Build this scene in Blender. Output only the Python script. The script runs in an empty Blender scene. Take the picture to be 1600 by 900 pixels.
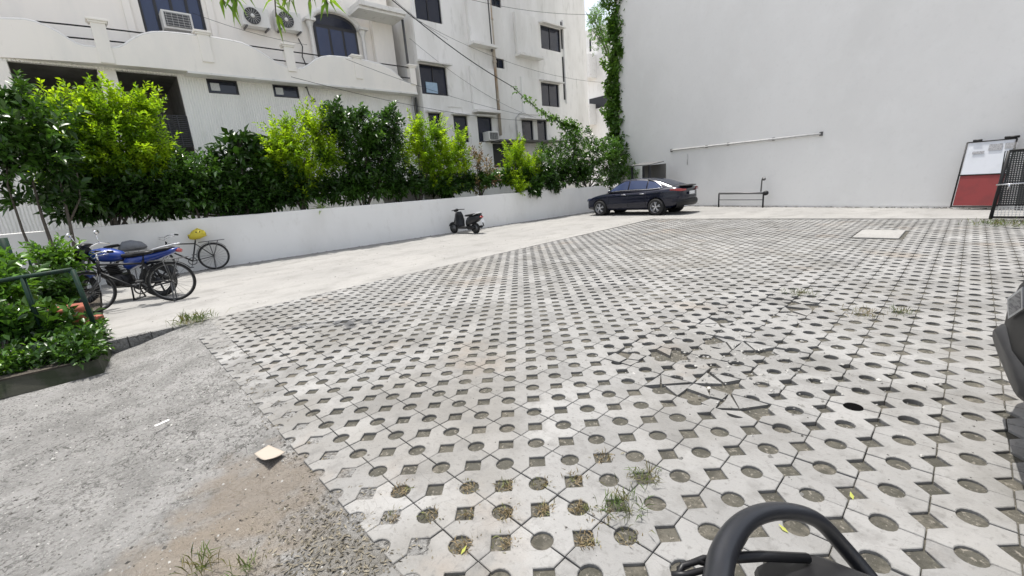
import bpy, bmesh, math, random
import numpy as np
from mathutils import Vector, Matrix, noise
from math import sin, cos, pi, radians
random.seed(7); rng = np.random.default_rng(7)
scene = bpy.context.scene
C = scene.collection

# ---------------------------------------------------------------- camera
FPX, PITCH, ROLL, YAW, CAMH = 668.8, .2339, -.0827, .8235, 1.46
cf = np.array([-sin(YAW)*cos(PITCH), cos(YAW)*cos(PITCH), -sin(PITCH)])
cr = np.array([cos(YAW), sin(YAW), 0.]); cu = np.cross(cr, cf)
cr, cu = cr*cos(ROLL)+cu*sin(ROLL), -cr*sin(ROLL)+cu*cos(ROLL)
cam = bpy.data.objects.new('camera', bpy.data.cameras.new('camera')); C.objects.link(cam)
cam.data.sensor_width = 36; cam.data.lens = 36*FPX/1600; cam.data.clip_start = .02; cam.data.clip_end = 2000
mw = Matrix.Identity(4)
for i in range(3):
    mw[i][0] = cr[i]; mw[i][1] = cu[i]; mw[i][2] = -cf[i]
mw[2][3] = CAMH
cam.matrix_world = mw
scene.camera = cam
# ---------------------------------------------------------------- light
SUN = Vector((-.20, .068, 1)).normalized()
w = bpy.data.worlds.new('World'); scene.world = w; w.use_nodes = True
nt = w.node_tree; bg = nt.nodes['Background']
sky = nt.nodes.new('ShaderNodeTexSky'); sky.sky_type = 'NISHITA'; sky.sun_disc = False
sky.sun_elevation = math.asin(SUN.z); sky.sun_rotation = math.atan2(SUN.x, SUN.y)
sky.air_density = 1.0; sky.dust_density = 3.0; sky.ozone_density = .6
hs = nt.nodes.new('ShaderNodeHueSaturation'); hs.inputs['Saturation'].default_value = .42
nt.links.new(sky.outputs[0], hs.inputs['Color']); nt.links.new(hs.outputs[0], bg.inputs[0]); bg.inputs[1].default_value = .12
sl = bpy.data.lights.new('sun', 'SUN'); sl.energy = 2.7; sl.angle = radians(.55); sl.color = (1, .965, .91)
so = bpy.data.objects.new('sun', sl); C.objects.link(so); so.rotation_euler = SUN.to_track_quat('Z', 'Y').to_euler()
scene.view_settings.view_transform = 'Standard'; scene.view_settings.look = 'None'
scene.view_settings.exposure = 1.2; scene.view_settings.gamma = 1

# ---------------------------------------------------------------- measuring helpers (photo point -> real surface)
def ray(x, y): return cf+cr*(x-800)/FPX-cu*(y-450)/FPX
def G(x, y, z=0):
    d = ray(x, y); t = (z-CAMH)/d[2]; p = d*t; return Vector((p[0], p[1], z))
def V(x, y, P0, ang):
    d = ray(x, y); n = np.array([cos(ang), -sin(ang), 0.]); t = (P0[0]*n[0]+P0[1]*n[1])/(d@n); p = d*t
    return Vector((p[0], p[1], p[2]+CAMH))
def VX(x, y, X): return V(x, y, (X, 0), 0)
def depth(P): return float(np.dot(np.array([P[0], P[1], P[2]-CAMH]), cf))

# ---------------------------------------------------------------- materials
MATS = {}
def mat(name, base, rough=.7, var=(), bump=None, metal=0, coat=0, spec=.5, island=0, stretch=(1, 1, 1), transl=0, ao=None, wave=None, lines=()):
    m = bpy.data.materials.new(name); m.use_nodes = True; t = m.node_tree; N = t.nodes; L = t.links
    b = N['Principled BSDF']
    b.inputs['Roughness'].default_value = rough; b.inputs['Metallic'].default_value = metal
    b.inputs['Specular IOR Level'].default_value = spec; b.inputs['Coat Weight'].default_value = coat
    b.inputs['Coat Roughness'].default_value = .04
    geo = N.new('ShaderNodeNewGeometry'); mp = N.new('ShaderNodeMapping'); mp.inputs['Scale'].default_value = stretch
    tc = N.new('ShaderNodeTexCoord')
    L.new(geo.outputs['Position'], mp.inputs['Vector'])
    rgb = N.new('ShaderNodeRGB'); rgb.outputs[0].default_value = (*base, 1); col = rgb.outputs[0]
    for (sc, det, c2, lo, hi, amt) in var:
        n = N.new('ShaderNodeTexNoise'); n.inputs['Scale'].default_value = sc; n.inputs['Detail'].default_value = det
        n.inputs['Roughness'].default_value = .62
        L.new(mp.outputs[0], n.inputs['Vector'])
        r = N.new('ShaderNodeMapRange'); r.inputs[1].default_value = lo; r.inputs[2].default_value = hi; r.inputs[4].default_value = amt
        L.new(n.outputs['Fac'], r.inputs[0])
        x = N.new('ShaderNodeMix'); x.data_type = 'RGBA'; L.new(r.outputs[0], x.inputs[0]); L.new(col, x.inputs[6]); x.inputs[7].default_value = (*c2, 1)
        col = x.outputs[2]
    for (sc, wd_, c2, amt) in lines:
        n = N.new('ShaderNodeTexNoise'); n.inputs['Scale'].default_value = sc; n.inputs['Detail'].default_value = 4; n.inputs['Distortion'].default_value = .6
        L.new(mp.outputs[0], n.inputs['Vector'])
        sb = N.new('ShaderNodeMath'); sb.operation = 'SUBTRACT'; sb.inputs[1].default_value = .5; L.new(n.outputs['Fac'], sb.inputs[0])
        ab = N.new('ShaderNodeMath'); ab.operation = 'ABSOLUTE'; L.new(sb.outputs[0], ab.inputs[0])
        r = N.new('ShaderNodeMapRange'); r.inputs[1].default_value = wd_; r.inputs[2].default_value = wd_*.3; r.inputs[4].default_value = amt; L.new(ab.outputs[0], r.inputs[0])
        # lines fade in and out over the surface
        n3 = N.new('ShaderNodeTexNoise'); n3.inputs['Scale'].default_value = sc*.22; n3.inputs['Detail'].default_value = 3; L.new(mp.outputs[0], n3.inputs['Vector'])
        r3 = N.new('ShaderNodeMapRange'); r3.inputs[1].default_value = .45; r3.inputs[2].default_value = .58; L.new(n3.outputs['Fac'], r3.inputs[0])
        ml = N.new('ShaderNodeMath'); ml.operation = 'MULTIPLY'; L.new(r.outputs[0], ml.inputs[0]); L.new(r3.outputs[0], ml.inputs[1])
        x = N.new('ShaderNodeMix'); x.data_type = 'RGBA'; L.new(ml.outputs[0], x.inputs[0]); L.new(col, x.inputs[6]); x.inputs[7].default_value = (*c2, 1); col = x.outputs[2]
    if island:
        r = N.new('ShaderNodeMapRange'); r.inputs[3].default_value = 1-island; r.inputs[4].default_value = 1+island
        L.new(geo.outputs['Random Per Island'], r.inputs[0])
        x = N.new('ShaderNodeVectorMath'); x.operation = 'SCALE'; L.new(col, x.inputs[0]); L.new(r.outputs[0], x.inputs['Scale']); col = x.outputs[0]
    L.new(col, b.inputs['Base Color'])
    nrm = None
    if bump:
        for (sc, det, st, dist) in bump:
            n = N.new('ShaderNodeTexNoise'); n.inputs['Scale'].default_value = sc; n.inputs['Detail'].default_value = det; n.inputs['Roughness'].default_value = .65
            L.new(mp.outputs[0], n.inputs['Vector'])
            bp = N.new('ShaderNodeBump'); bp.inputs['Strength'].default_value = st; bp.inputs['Distance'].default_value = dist
            L.new(n.outputs['Fac'], bp.inputs['Height'])
            if nrm: L.new(nrm, bp.inputs['Normal'])
            nrm = bp.outputs[0]
    if wave:
        wv = N.new('ShaderNodeTexWave'); wv.bands_direction = wave[0]; wv.inputs['Scale'].default_value = wave[1]; wv.inputs['Distortion'].default_value = wave[3]
        wv.inputs['Detail'].default_value = 1; L.new(geo.outputs['Position'], wv.inputs['Vector'])
        bp = N.new('ShaderNodeBump'); bp.inputs['Strength'].default_value = 1; bp.inputs['Distance'].default_value = wave[2]
        L.new(wv.outputs['Fac'], bp.inputs['Height'])
        if nrm: L.new(nrm, bp.inputs['Normal'])
        nrm = bp.outputs[0]
    if nrm: L.new(nrm, b.inputs['Normal'])
    out = N['Material Output']
    if transl:
        tr = N.new('ShaderNodeBsdfTranslucent'); mx = N.new('ShaderNodeMixShader'); mx.inputs[0].default_value = transl
        g = N.new('ShaderNodeVectorMath'); g.operation = 'MULTIPLY'; L.new(col, g.inputs[0]); g.inputs[1].default_value = (1.5, 1.45, .7)
        L.new(g.outputs[0], tr.inputs[0]); L.new(b.outputs[0], mx.inputs[1]); L.new(tr.outputs[0], mx.inputs[2]); L.new(mx.outputs[0], out.inputs[0])
    MATS[name] = m
    return m

paver_m = mat('paver_concrete', (.192, .190, .184), .85, [(.45, 5, (.235, .232, .225), .45, .60, .8), (1.1, 7, (.135, .131, .122), .47, .62, .75), (.35, 5, (.15, .14, .122), .52, .68, .6), (.8, 5, (.19, .16, .13), .57, .70, .7), (7, 7, (.125, .122, .116), .52, .68, .7), (32, 5, (.11, .107, .10), .56, .70, .7)],
              [(22, 6, .6, .010), (110, 3, .5, .004)], island=.13, lines=[(4, .006, (.09, .085, .078), .35)])
bed_m = mat('bedding_soil', (.058, .055, .044), .95, [(2.2, 5, (.105, .095, .076), .45, .62, .85), (9, 6, (.035, .033, .026), .48, .62, .8), (30, 5, (.04, .038, .028), .5, .62, .8), (45, 4, (.22, .20, .17), .58, .68, .7)], [(40, 5, .8, .012)])
strip_m = mat('trowelled_concrete', (.228, .223, .213), .9, [(.6, 5, (.27, .263, .25), .42, .62, .9), (2.2, 7, (.165, .16, .15), .50, .68, .65), (26, 5, (.13, .125, .115), .56, .72, .55)], [(16, 6, .5, .012), (90, 3, .3, .003)], stretch=(1, .6, 1), lines=[(1.6, .004, (.10, .095, .088), .7), (9, .01, (.14, .135, .125), .5)])
slab_m = mat('worn_concrete', (.225, .221, .212), .92, [(1.3, 5, (.285, .28, .27), .45, .6, .8), (3.5, 7, (.15, .147, .14), .48, .64, .7), (42, 5, (.085, .082, .075), .54, .63, .7), (70, 3, (.42, .41, .385), .62, .70, .8)],
             [(14, 8, 1, .05), (60, 5, .9, .015)], lines=[(9, .022, (.06, .058, .053), .85), (22, .03, (.075, .072, .066), .8), (3, .008, (.05, .048, .044), .8)])
far_m = mat('dusty_earth', (.30, .28, .25), .95, [(2, 5, (.4, .37, .33), .45, .65, .8)], [(20, 5, .5, .01)])
bigwall_m = mat('grey_render', (.79, .782, .765), .9, [(.25, 4, (.735, .728, .71), .40, .65, .9), (1.5, 6, (.83, .825, .81), .5, .75, .5), (9, 5, (.68, .672, .655), .55, .8, .4)],
                [(4, 6, .25, .02), (70, 4, .35, .003)], stretch=(1, 1, .8))
lowwall_m = mat('white_limewash', (.78, .775, .755), .9, [(.8, 5, (.70, .69, .665), .45, .65, .7), (5, 6, (.60, .585, .55), .58, .78, .5)], [(9, 6, .3, .01), (80, 3, .3, .002)], stretch=(1, 1, .5))
b1_m = mat('cream_white_paint', (.84, .805, .75), .85, [(1.2, 5, (.74, .72, .685), .48, .7, .7), (6, 6, (.60, .58, .54), .62, .8, .45)], [(40, 4, .2, .003)], stretch=(1, 1, .35))
b1rib_m = mat('ribbed_white_plaster', (.88, .865, .84), .9, [(2.2, 5, (.77, .76, .735), .48, .7, .7), (9, 6, (.56, .55, .52), .60, .8, .5)], [(50, 4, .3, .003)], stretch=(1, 1, .12), wave=('Y', 4.4, .012, 1.6))
b2_m = mat('weathered_white_paint', (.80, .79, .77), .85, [(.5, 6, (.66, .65, .62), .44, .60, .85), (3, 6, (.46, .45, .42), .56, .74, .6)], [(30, 5, .25, .004)], stretch=(1, 1, .3))
trim_m = mat('aged_white_trim', (.72, .71, .685), .8, [(5, 5, (.40, .385, .35), .55, .75, .6)], [(30, 4, .25, .003)])
cave_m = mat('shade_grey_soffit', (.13, .127, .12), .9, [(2, 5, (.08, .078, .072), .45, .65, .8)])  # dim shade of the porch recess is put into this dark colour
glass_m = mat('dark_window_glass', (.012, .016, .032), .08, spec=.55)
glassb_m = mat('blue_grey_glass', (.03, .045, .10), .1, spec=.6)
frame_m = mat('dark_window_frame', (.02, .02, .024), .4)
paper_m = mat('pale_panel', (.62, .64, .66), .7, [(30, 4, (.4, .42, .44), .5, .7, .6)])
bpaper_m = mat('blue_panel', (.30, .42, .55), .5, [(14, 4, (.5, .6, .7), .5, .7, .6)])
rail_m = mat('black_iron', (.018, .018, .019), .5, spec=.3)
pipe_m = mat('grey_pipe', (.50, .50, .49), .55, [(8, 4, (.22, .21, .2), .5, .7, .6)])
rust_m = mat('rusty_downpipe', (.42, .37, .31), .8, [(3, 5, (.35, .22, .12), .5, .65, .8)], stretch=(1, 1, .5))
darkpipe_m = mat('dark_downpipe', (.07, .07, .072), .5)
ac_m = mat('offwhite_plastic', (.66, .655, .63), .5, [(12, 4, (.5, .48, .44), .55, .75, .5)])
acg_m = mat('dark_grille', (.06, .062, .065), .5)
soil_m = mat('dark_soil', (.05, .042, .032), .95, [(8, 5, (.09, .075, .055), .45, .65, .8)], [(20, 5, .8, .03)])
bark_m = mat('grey_brown_bark', (.085, .072, .058), .9, [(18, 5, (.14, .125, .10), .5, .7, .7)], [(50, 5, .6, .01)])
shadow_edge_m = mat('shadowed_planter_wall', (.05, .05, .036), .9, [(5, 5, (.022, .03, .012), .45, .62, .9)], [(20, 5, .6, .01)])  # shadow covering the planter wall is put into its colour
lime_m = mat('lime_leaf', (.27, .40, .016), .5, [(1.3, 3, (.11, .22, .012), .42, .58, .85)], island=.4, transl=.5, spec=.3)
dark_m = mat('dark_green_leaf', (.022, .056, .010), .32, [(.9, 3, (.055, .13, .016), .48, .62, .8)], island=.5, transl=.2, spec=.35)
gloss_m = mat('glossy_green_leaf', (.045, .110, .018), .26, [(1.5, 3, (.09, .18, .03), .5, .65, .6)], island=.4, transl=.28, spec=.8)
mid_m = mat('mid_green_leaf', (.075, .17, .022), .35, [(1.5, 3, (.13, .25, .03), .5, .65, .6)], island=.4, transl=.35)
red_m = mat('reddish_leaf', (.16, .10, .06), .4, [(3, 3, (.08, .11, .03), .48, .6, .8)], island=.4, transl=.3)
vine_m = mat('vine_leaf', (.06, .14, .018), .4, [(1.2, 3, (.12, .23, .03), .45, .6, .8)], island=.4, transl=.32)
dry_m = mat('dry_grass', (.20, .155, .09), .9, [(12, 3, (.10, .14, .04), .5, .6, .7)], island=.4, transl=.2)
grass_m = mat('weed_grass', (.065, .105, .022), .6, [(9, 3, (.15, .12, .06), .47, .6, .8)], island=.4, transl=.35)
yleaf_m = mat('yellow_leaf', (.32, .34, .05), .5, transl=.3)
green_m = mat('green_painted_steel', (.006, .026, .016), .6, [(14, 5, (.012, .014, .011), .5, .7, .7)], spec=.25)
terra_m = mat('terracotta', (.33, .10, .06), .8, [(14, 4, (.22, .08, .05), .5, .7, .6)])
navy_m = mat('navy_car_paint', (.005, .0065, .018), .25, coat=.55, spec=.3)
blackp_m = mat('black_car_paint', (.0045, .0045, .005), .45, [(12, 5, (.016, .0155, .015), .5, .75, .6)], coat=.0, spec=.16)
black_m = mat('black_plastic', (.010, .010, .011), .42, [(20, 4, (.025, .024, .023), .55, .8, .5)], spec=.3)
graph_m = mat('graphite_paint', (.014, .015, .018), .36, [(25, 5, (.03, .029, .028), .55, .75, .5)], coat=.1, spec=.35)
tyre_m = mat('tyre_rubber', (.014, .014, .014), .9, [(20, 3, (.05, .048, .045), .5, .7, .6)])
rim_m = mat('alloy_silver', (.55, .55, .56), .3, metal=.9)
chrome_m = mat('chrome', (.75, .75, .76), .12, metal=1)
steel_m = mat('dull_steel', (.13, .13, .13), .5, metal=.5)
tail_m = mat('tail_lamp_red', (.35, .03, .03), .15, coat=1)
plate_m = mat('plate_white', (.72, .73, .74), .45, [(25, 4, (.5, .5, .5), .55, .75, .5)])
blue_m = mat('blue_tank_paint', (.008, .035, .22), .3, [(14, 4, (.02, .04, .14), .5, .7, .6)], coat=.4)
seat_m = mat('black_vinyl', (.010, .010, .011), .5, spec=.3)
silver_m = mat('silver_paint', (.50, .51, .53), .3, coat=.4)
yellow_m = mat('yellow_plastic_bag', (.66, .56, .06), .5, transl=.2)
greybag_m = mat('grey_sack', (.17, .18, .20), .9, [(20, 4, (.1, .1, .12), .5, .7, .6)])
boardred_m = mat('red_painted_sheet', (.24, .035, .035), .6, [(3, 5, (.16, .03, .03), .5, .7, .7)])
boardwhite_m = mat('white_painted_sheet', (.68, .70, .74), .6, [(3, 5, (.58, .6, .63), .5, .7, .6)])
notice_m = mat('faded_notice', (.42, .42, .43), .8, [(50, 4, (.2, .2, .21), .48, .6, .8)])
card_m = mat('cardboard_sheet', (.31, .27, .225), .85)
scrap_m = mat('white_scrap', (.8, .8, .78), .8)
mesh_m = mat('dark_gate_mesh', (.02, .024, .024), .5)
hole_m = mat('black_hole', (.004, .004, .004), 1, spec=0)

# ---------------------------------------------------------------- mesh builder
class MB:
    def __init__(s): s.v = []; s.f = []; s.s = []; s.M = None
    def add(s, vs, fs, smooth=False):
        o = len(s.v)
        s.v += [tuple(s.M @ Vector(p)) if s.M is not None else tuple(p) for p in vs]
        s.f += [tuple(i+o for i in f) for f in fs]; s.s += [smooth]*len(fs); return s
    def box(s, c, d, rz=0, taper=0):
        hx, hy, hz = d[0]/2, d[1]/2, d[2]/2; vs = []
        for z in (-1, 1):
            k = 1-taper if z > 0 else 1
            for x, y in ((-1, -1), (1, -1), (1, 1), (-1, 1)):
                X, Y = x*hx*k, y*hy*k
                vs.append((c[0]+X*cos(rz)-Y*sin(rz), c[1]+X*sin(rz)+Y*cos(rz), c[2]+z*hz))
        return s.add(vs, [(3, 2, 1, 0), (4, 5, 6, 7), (0, 1, 5, 4), (1, 2, 6, 5), (2, 3, 7, 6), (3, 0, 4, 7)])
    def b(s, x0, x1, y0, y1, z0, z1): return s.box(((x0+x1)/2, (y0+y1)/2, (z0+z1)/2), (abs(x1-x0), abs(y1-y0), abs(z1-z0)))
    def loft(s, rings, cap=True, smooth=True, closed=True):
        n = len(rings[0]); vs = [p for r in rings for p in r]; fs = []
        for i in range(len(rings)-1):
            for j in range(n if closed else n-1):
                k = (j+1) % n; fs.append((i*n+j, i*n+k, (i+1)*n+k, (i+1)*n+j))
        if cap: fs += [tuple(range(n))[::-1], tuple((len(rings)-1)*n+j for j in range(n))]
        return s.add(vs, fs, smooth)
    def tube(s, pts, r, n=8, smooth=True, closed=False):
        pts = [Vector(p) for p in pts]; rs = r if isinstance(r, (list, tuple)) else [r]*len(pts)
        rings = []; prev = None
        for i, p in enumerate(pts):
            a = pts[max(i-1, 0)]; b = pts[min(i+1, len(pts)-1)]
            if closed: a = pts[(i-1) % len(pts)]; b = pts[(i+1) % len(pts)]
            t = (b-a).normalized()
            if prev is None:
                u = t.orthogonal().normalized()
            else:
                u = (prev-t*prev.dot(t)); u = u.normalized() if u.length > 1e-6 else t.orthogonal().normalized()
            prev = u; w_ = t.cross(u)
            rings.append([p+(u*cos(2*pi*k/n)+w_*sin(2*pi*k/n))*rs[i] for k in range(n)])
        if closed: rings.append(rings[0])
        return s.loft(rings, cap=not closed, smooth=smooth)
    def eloft(s, secs, n=14, power=1.0):
        # secs: (x, y, z, half_y, half_z) cross-sections standing across x
        rings = []
        for (x, y, z, a, b) in secs:
            ring = []
            for k in range(n):
                th = 2*pi*k/n; cy, cz = cos(th), sin(th)
                ring.append((x, y+a*math.copysign(abs(cy)**power, cy), z+b*math.copysign(abs(cz)**power, cz)))
            rings.append(ring)
        return s.loft(rings)
    def lathe(s, prof, c, axis='y', n=28, smooth=True):
        rings = []
        for k in range(n):
            th = 2*pi*k/n; ring = []
            for (r, h) in prof:
                if axis == 'y': ring.append((c[0]+r*cos(th), c[1]+h, c[2]+r*sin(th)))
                elif axis == 'z': ring.append((c[0]+r*cos(th), c[1]+r*sin(th), c[2]+h))
                else: ring.append((c[0]+h, c[1]+r*cos(th), c[2]+r*sin(th)))
            rings.append(ring)
        rings.append(rings[0]); return s.loft(rings, cap=False, smooth=smooth, closed=False)
    def prism(s, poly, off):
        n = len(poly); off = Vector(off); vs = [Vector(p) for p in poly]+[Vector(p)+off for p in poly]
        return s.add(vs, [tuple(range(n))[::-1], tuple(range(n, 2*n))]+[(i, (i+1) % n, n+(i+1) % n, n+i) for i in range(n)])
    def build(s, name, m, parent=None, loc=None, bevel=0, normals=True):
        me = bpy.data.meshes.new(name); me.from_pydata(s.v, [], s.f)
        me.polygons.foreach_set('use_smooth', s.s)
        me.materials.append(m)
        if normals:
            bm = bmesh.new(); bm.from_mesh(me); bmesh.ops.recalc_face_normals(bm, faces=bm.faces); bm.to_mesh(me); bm.free()
        me.update()
        o = bpy.data.objects.new(name, me); C.objects.link(o)
        if parent: o.parent = parent
        if loc is not None: o.location = loc
        if bevel:
            bv = o.modifiers.new('bevel', 'BEVEL'); bv.width = bevel; bv.segments = 2; bv.limit_method = 'ANGLE'
        return o
def tag(o, label=None, cat=None, group=None, kind=None):
    if label: o['label'] = label
    if cat: o['category'] = cat
    if group: o['group'] = group
    if kind: o['kind'] = kind
    return o
def thing(name, label, cat, loc=(0, 0, 0), rz=0, group=None):
    o = bpy.data.objects.new(name, None); C.objects.link(o); o.location = loc; o.rotation_euler = (0, 0, rz); o.empty_display_size = .1
    return tag(o, label, cat, group)
def kids(o): return [c for c in bpy.data.objects if c.parent == o]
def copy_tree(o, parent=None):
    c = o.copy(); C.objects.link(c); c.parent = parent
    for ch in kids(o): copy_tree(ch, c)
    return c
def bake(o):
    # applies an object's modifiers to its mesh
    dg = bpy.context.evaluated_depsgraph_get(); dg.update()
    me = bpy.data.meshes.new_from_object(o.evaluated_get(dg)); o.modifiers.clear(); o.data = me
def grid(name, m, x0, x1, y0, y1, step, zf, keep=None):
    xs = np.arange(x0, x1+step*.5, step); ys = np.arange(y0, y1+step*.5, step); nx = len(xs)
    vs = [(x, y, zf(x, y)) for y in ys for x in xs]
    fs = [(j*nx+i, j*nx+i+1, (j+1)*nx+i+1, (j+1)*nx+i) for j in range(len(ys)-1) for i in range(nx-1) if keep is None or keep(xs[i]+step/2, ys[j]+step/2)]
    b = MB(); b.add(vs, fs, True); return b.build(name, m, normals=False)

# ---------------------------------------------------------------- ground
WA = radians(5.68)                                   # low wall direction
W0 = (-13.40, 1.64)
def wallx(y): return W0[0]+math.tan(WA)*(y-W0[1])
BA = radians(107.93); B0 = (-7.99, 18.30)            # big wall direction
bdir = Vector((sin(BA), cos(BA), 0)); bnrm = Vector((bdir.y, -bdir.x, 0))
if bnrm.y > 0: bnrm = -bnrm
def bigy(x): return B0[1]+(x-B0[0])*cos(BA)/sin(BA)
base = MB().add([(-900, -900, -.32), (900, -900, -.32), (900, 900, -.32), (-900, 900, -.32)], [(0, 1, 2, 3)]).build('ground', far_m, normals=False); tag(base, kind='structure')
def n2(x, y, s, d=0): return noise.noise(Vector((x*s, y*s, d)))
A = .248; AY = .248; LX, LY = -1.702, 1.551                        # block size and lattice corner
def xl(y): return -7.11-.010*y                       # left edge of the open blocks
def yf(x): return 13.42-.02*(x+4.67)  # far edge of the open blocks
def yn(x):                                           # near edge: worn slab begins
    return .57+.05*max(0, -x-4.2)
def bedz(x, y):
    z = -.0145+.008*n2(x, y, 1.3)+.005*n2(x, y, 9, 3)
    d = math.hypot((x+3.5)/2.6, (y-8.05)/3.0)
    if d < 1: z += .014*(1-d)
    if math.hypot((x+1.08)/1.1, (y-3.2)/.75) < 1 or math.hypot((x+1.35)/.6, (y-4.65)/1.0) < 1: z -= .014
    return min(z, -.004)
bed = grid('paver_bedding', bed_m, -7.3, 4.6, -2.4, 13.6, .06, bedz, keep=lambda x, y: x > xl(y)-.02 and (y > yn(x)+.12 or x > -1.45)); tag(bed, kind='structure')
def block_outline(detail):
    g = .0026; r = .0475; h = .0575; a = A; c = AY; ns = 8 if detail else 5
    P = [(g, g)]
    P += [(a/2-r*cos(pi*k/ns), g+r*sin(pi*k/ns)) for k in range(ns+1)]
    P += [(a-g, g), (a-g, c/2-h), (a-g-h, c/2), (a-g, c/2+h), (a-g, c-g)]
    P += [(a/2+r*cos(pi*k/ns), c-g-r*sin(pi*k/ns)) for k in range(ns+1)]
    P += [(g, c-g), (g, c/2+h), (g+h, c/2), (g, c/2-h)]
    return [(x-a/2, y-c/2) for x, y in P]
def inset(P, d):
    n = len(P); out = []
    for i in range(n):
        a, p, b = np.array(P[i-1]), np.array(P[i]), np.array(P[(i+1) % n])
        e1 = (p-a)/max(np.linalg.norm(p-a), 1e-6); e2 = (b-p)/max(np.linalg.norm(b-p), 1e-6)
        n1 = np.array([-e1[1], e1[0]]); n2_ = np.array([-e2[1], e2[0]]); m = n1+n2_; l = np.linalg.norm(m)
        m = m/l if l > .3 else n1
        out.append(tuple(p+m*d/max(m@n1, .5)))
    return out
PV = MB()
OD, ON = block_outline(True), block_outline(False); ODi = inset(OD, .003)
i0 = int((-7.6-LX)/A); i1 = int((4.4-LX)/A); j0 = int((-2.4-LY)/AY); j1 = int((13.6-LY)/AY)
for i in range(i0-1, i1+1):
    for j in range(j0-1, j1+1):
        cx = LX+(i+.5)*A; cy = LY+(j+.5)*AY
        if cx-A/2 < xl(cy)-.05 or cy+AY/2 > yf(cx)+.02: continue
        if cy-AY/2 < yn(cx)-.11 and cx < -1.40-.35*max(0, .5-cy): continue
        if -1.45 < cx < -.75 and 10.1 < cy < 11.2: continue           # manhole slab
        hx = math.hypot(cx-(LX-A/2+6*A), cy-(LY+6*AY))
        tx, ty = random.gauss(0, .004), random.gauss(0, .004); dz = random.gauss(0, .0012)
        e = math.hypot((cx+1.08)/.95, (cy-3.2)/.62); e2 = math.hypot((cx+1.35)/.5, (cy-4.65)/.9)
        rot = random.gauss(0, .004)
        if hx > .3 and (e < 1 or e2 < 1):
            q = random.random()
            if q < .24:
                # cracked block: a few tilted fragments
                cs = [(-A/2, -A/2), (0.02, -A/2), (A/2, -A/2), (A/2, 0), (A/2, A/2), (-.02, A/2), (-A/2, A/2), (-A/2, .02)]
                c0 = (random.uniform(-.05, .05), random.uniform(-.05, .05)); st_ = random.randint(0, 7); kk = [0, 2, 4, 6, 8]
                for a in range(4):
                    if random.random() < .22: continue
                    poly = [c0]+[cs[(st_+i_) % 8] for i_ in range(kk[a], kk[a+1]+1)]
                    mx_ = sum(p[0] for p in poly)/len(poly); my_ = sum(p[1] for p in poly)/len(poly); t1, t2 = random.gauss(0, .022), random.gauss(0, .022); d_ = -random.uniform(.0, .010); k_ = random.uniform(.80, .95)
                    P_ = [(cx+mx_+(p[0]-mx_)*k_+random.gauss(0, .006), cy+my_+(p[1]-my_)*k_+random.gauss(0, .006)) for p in poly]; m_ = len(P_)
                    PV.add([(p[0], p[1], d_+t1*(p[0]-cx)+t2*(p[1]-cy)) for p in P_]+[(p[0], p[1], -.06) for p in P_], [tuple(range(m_))]+[(i_, m_+i_, m_+(i_+1) % m_, (i_+1) % m_) for i_ in range(m_)])
                continue
            if q < .80: tx += random.gauss(0, .03); ty += random.gauss(0, .03); dz -= random.uniform(.0, .009); rot += random.gauss(0, .07)
        elif random.random() < .05: tx += random.gauss(0, .02); ty += random.gauss(0, .02); dz -= .003
        near = cy < 5
        O = OD if near else ON
        def tr(p, z):
            x = p[0]*cos(rot)-p[1]*sin(rot); y = p[0]*sin(rot)+p[1]*cos(rot)
            return (cx+x, cy+y, z+dz+tx*p[0]+ty*p[1])
        n = len(O)
        if near:
            vs = [tr(p, 0) for p in ODi]+[tr(p, -.003) for p in O]+[tr(p, -.05) for p in O]
            fs = [tuple(range(n))]+[(k, n+k, n+(k+1) % n, (k+1) % n) for k in range(n)]+[(n+k, 2*n+k, 2*n+(k+1) % n, n+(k+1) % n) for k in range(n)]
        else:
            vs = [tr(p, 0) for p in O]+[tr(p, -.05) for p in O]
            fs = [tuple(range(n))]+[(k, n+k, n+(k+1) % n, (k+1) % n) for k in range(n)]
        PV.add(vs, fs)
pv = PV.build('car_park_paving', paver_m, normals=False); tag(pv, kind='structure')
# concrete strip along the wall, and the band in front of the big wall
b = MB()
def quadstrip(bm_, pts_top, z, zb):
    n = len(pts_top); bm_.add([(p[0], p[1], z) for p in pts_top]+[(p[0], p[1], zb) for p in pts_top], [tuple(range(n))]+[(i, n+i, n+(i+1) % n, (i+1) % n) for i in range(n)])
quadstrip(b, [(-14.2, -.26), (-7.2, -.26), (xl(.7), .7), (xl(5), 5), (xl(10), 10), (xl(13.4), 13.48), (xl(13.4), bigy(-7)+.2), (-12.9, bigy(-12.9)+.2)], .001, -.3)
st = b.build('concrete_strip', strip_m); tag(st, kind='structure')
b = MB(); quadstrip(b, [(xl(13.4)+.004, 13.48), (.5, yf(.5)), (4.5, yf(4.5)), (4.5, bigy(4.5)+.2), (xl(13.4)+.004, bigy(-7)+.2)], 0, -.14)
tag(b.build('concrete_apron', strip_m), kind='structure')
# expansion joints scored in the strip
# kerb stones at the near end of the strip
b = MB(); kx = [(-7.14, -.28), (-7.135, -.05), (-7.13, .18), (-7.12, .41), (-7.11, .66)]
for k in range(4):
    (x0, y0), (x1, y1) = kx[k], kx[k+1]
    z1 = .004-.002*k
    b.box(((x0+x1)/2-.03+.006*(k % 2), (y0+y1)/2, -.14+z1), (.1, (y1-y0)-.008, .28))
tag(b.build('kerb', slab_m, bevel=.006), kind='structure')
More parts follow.
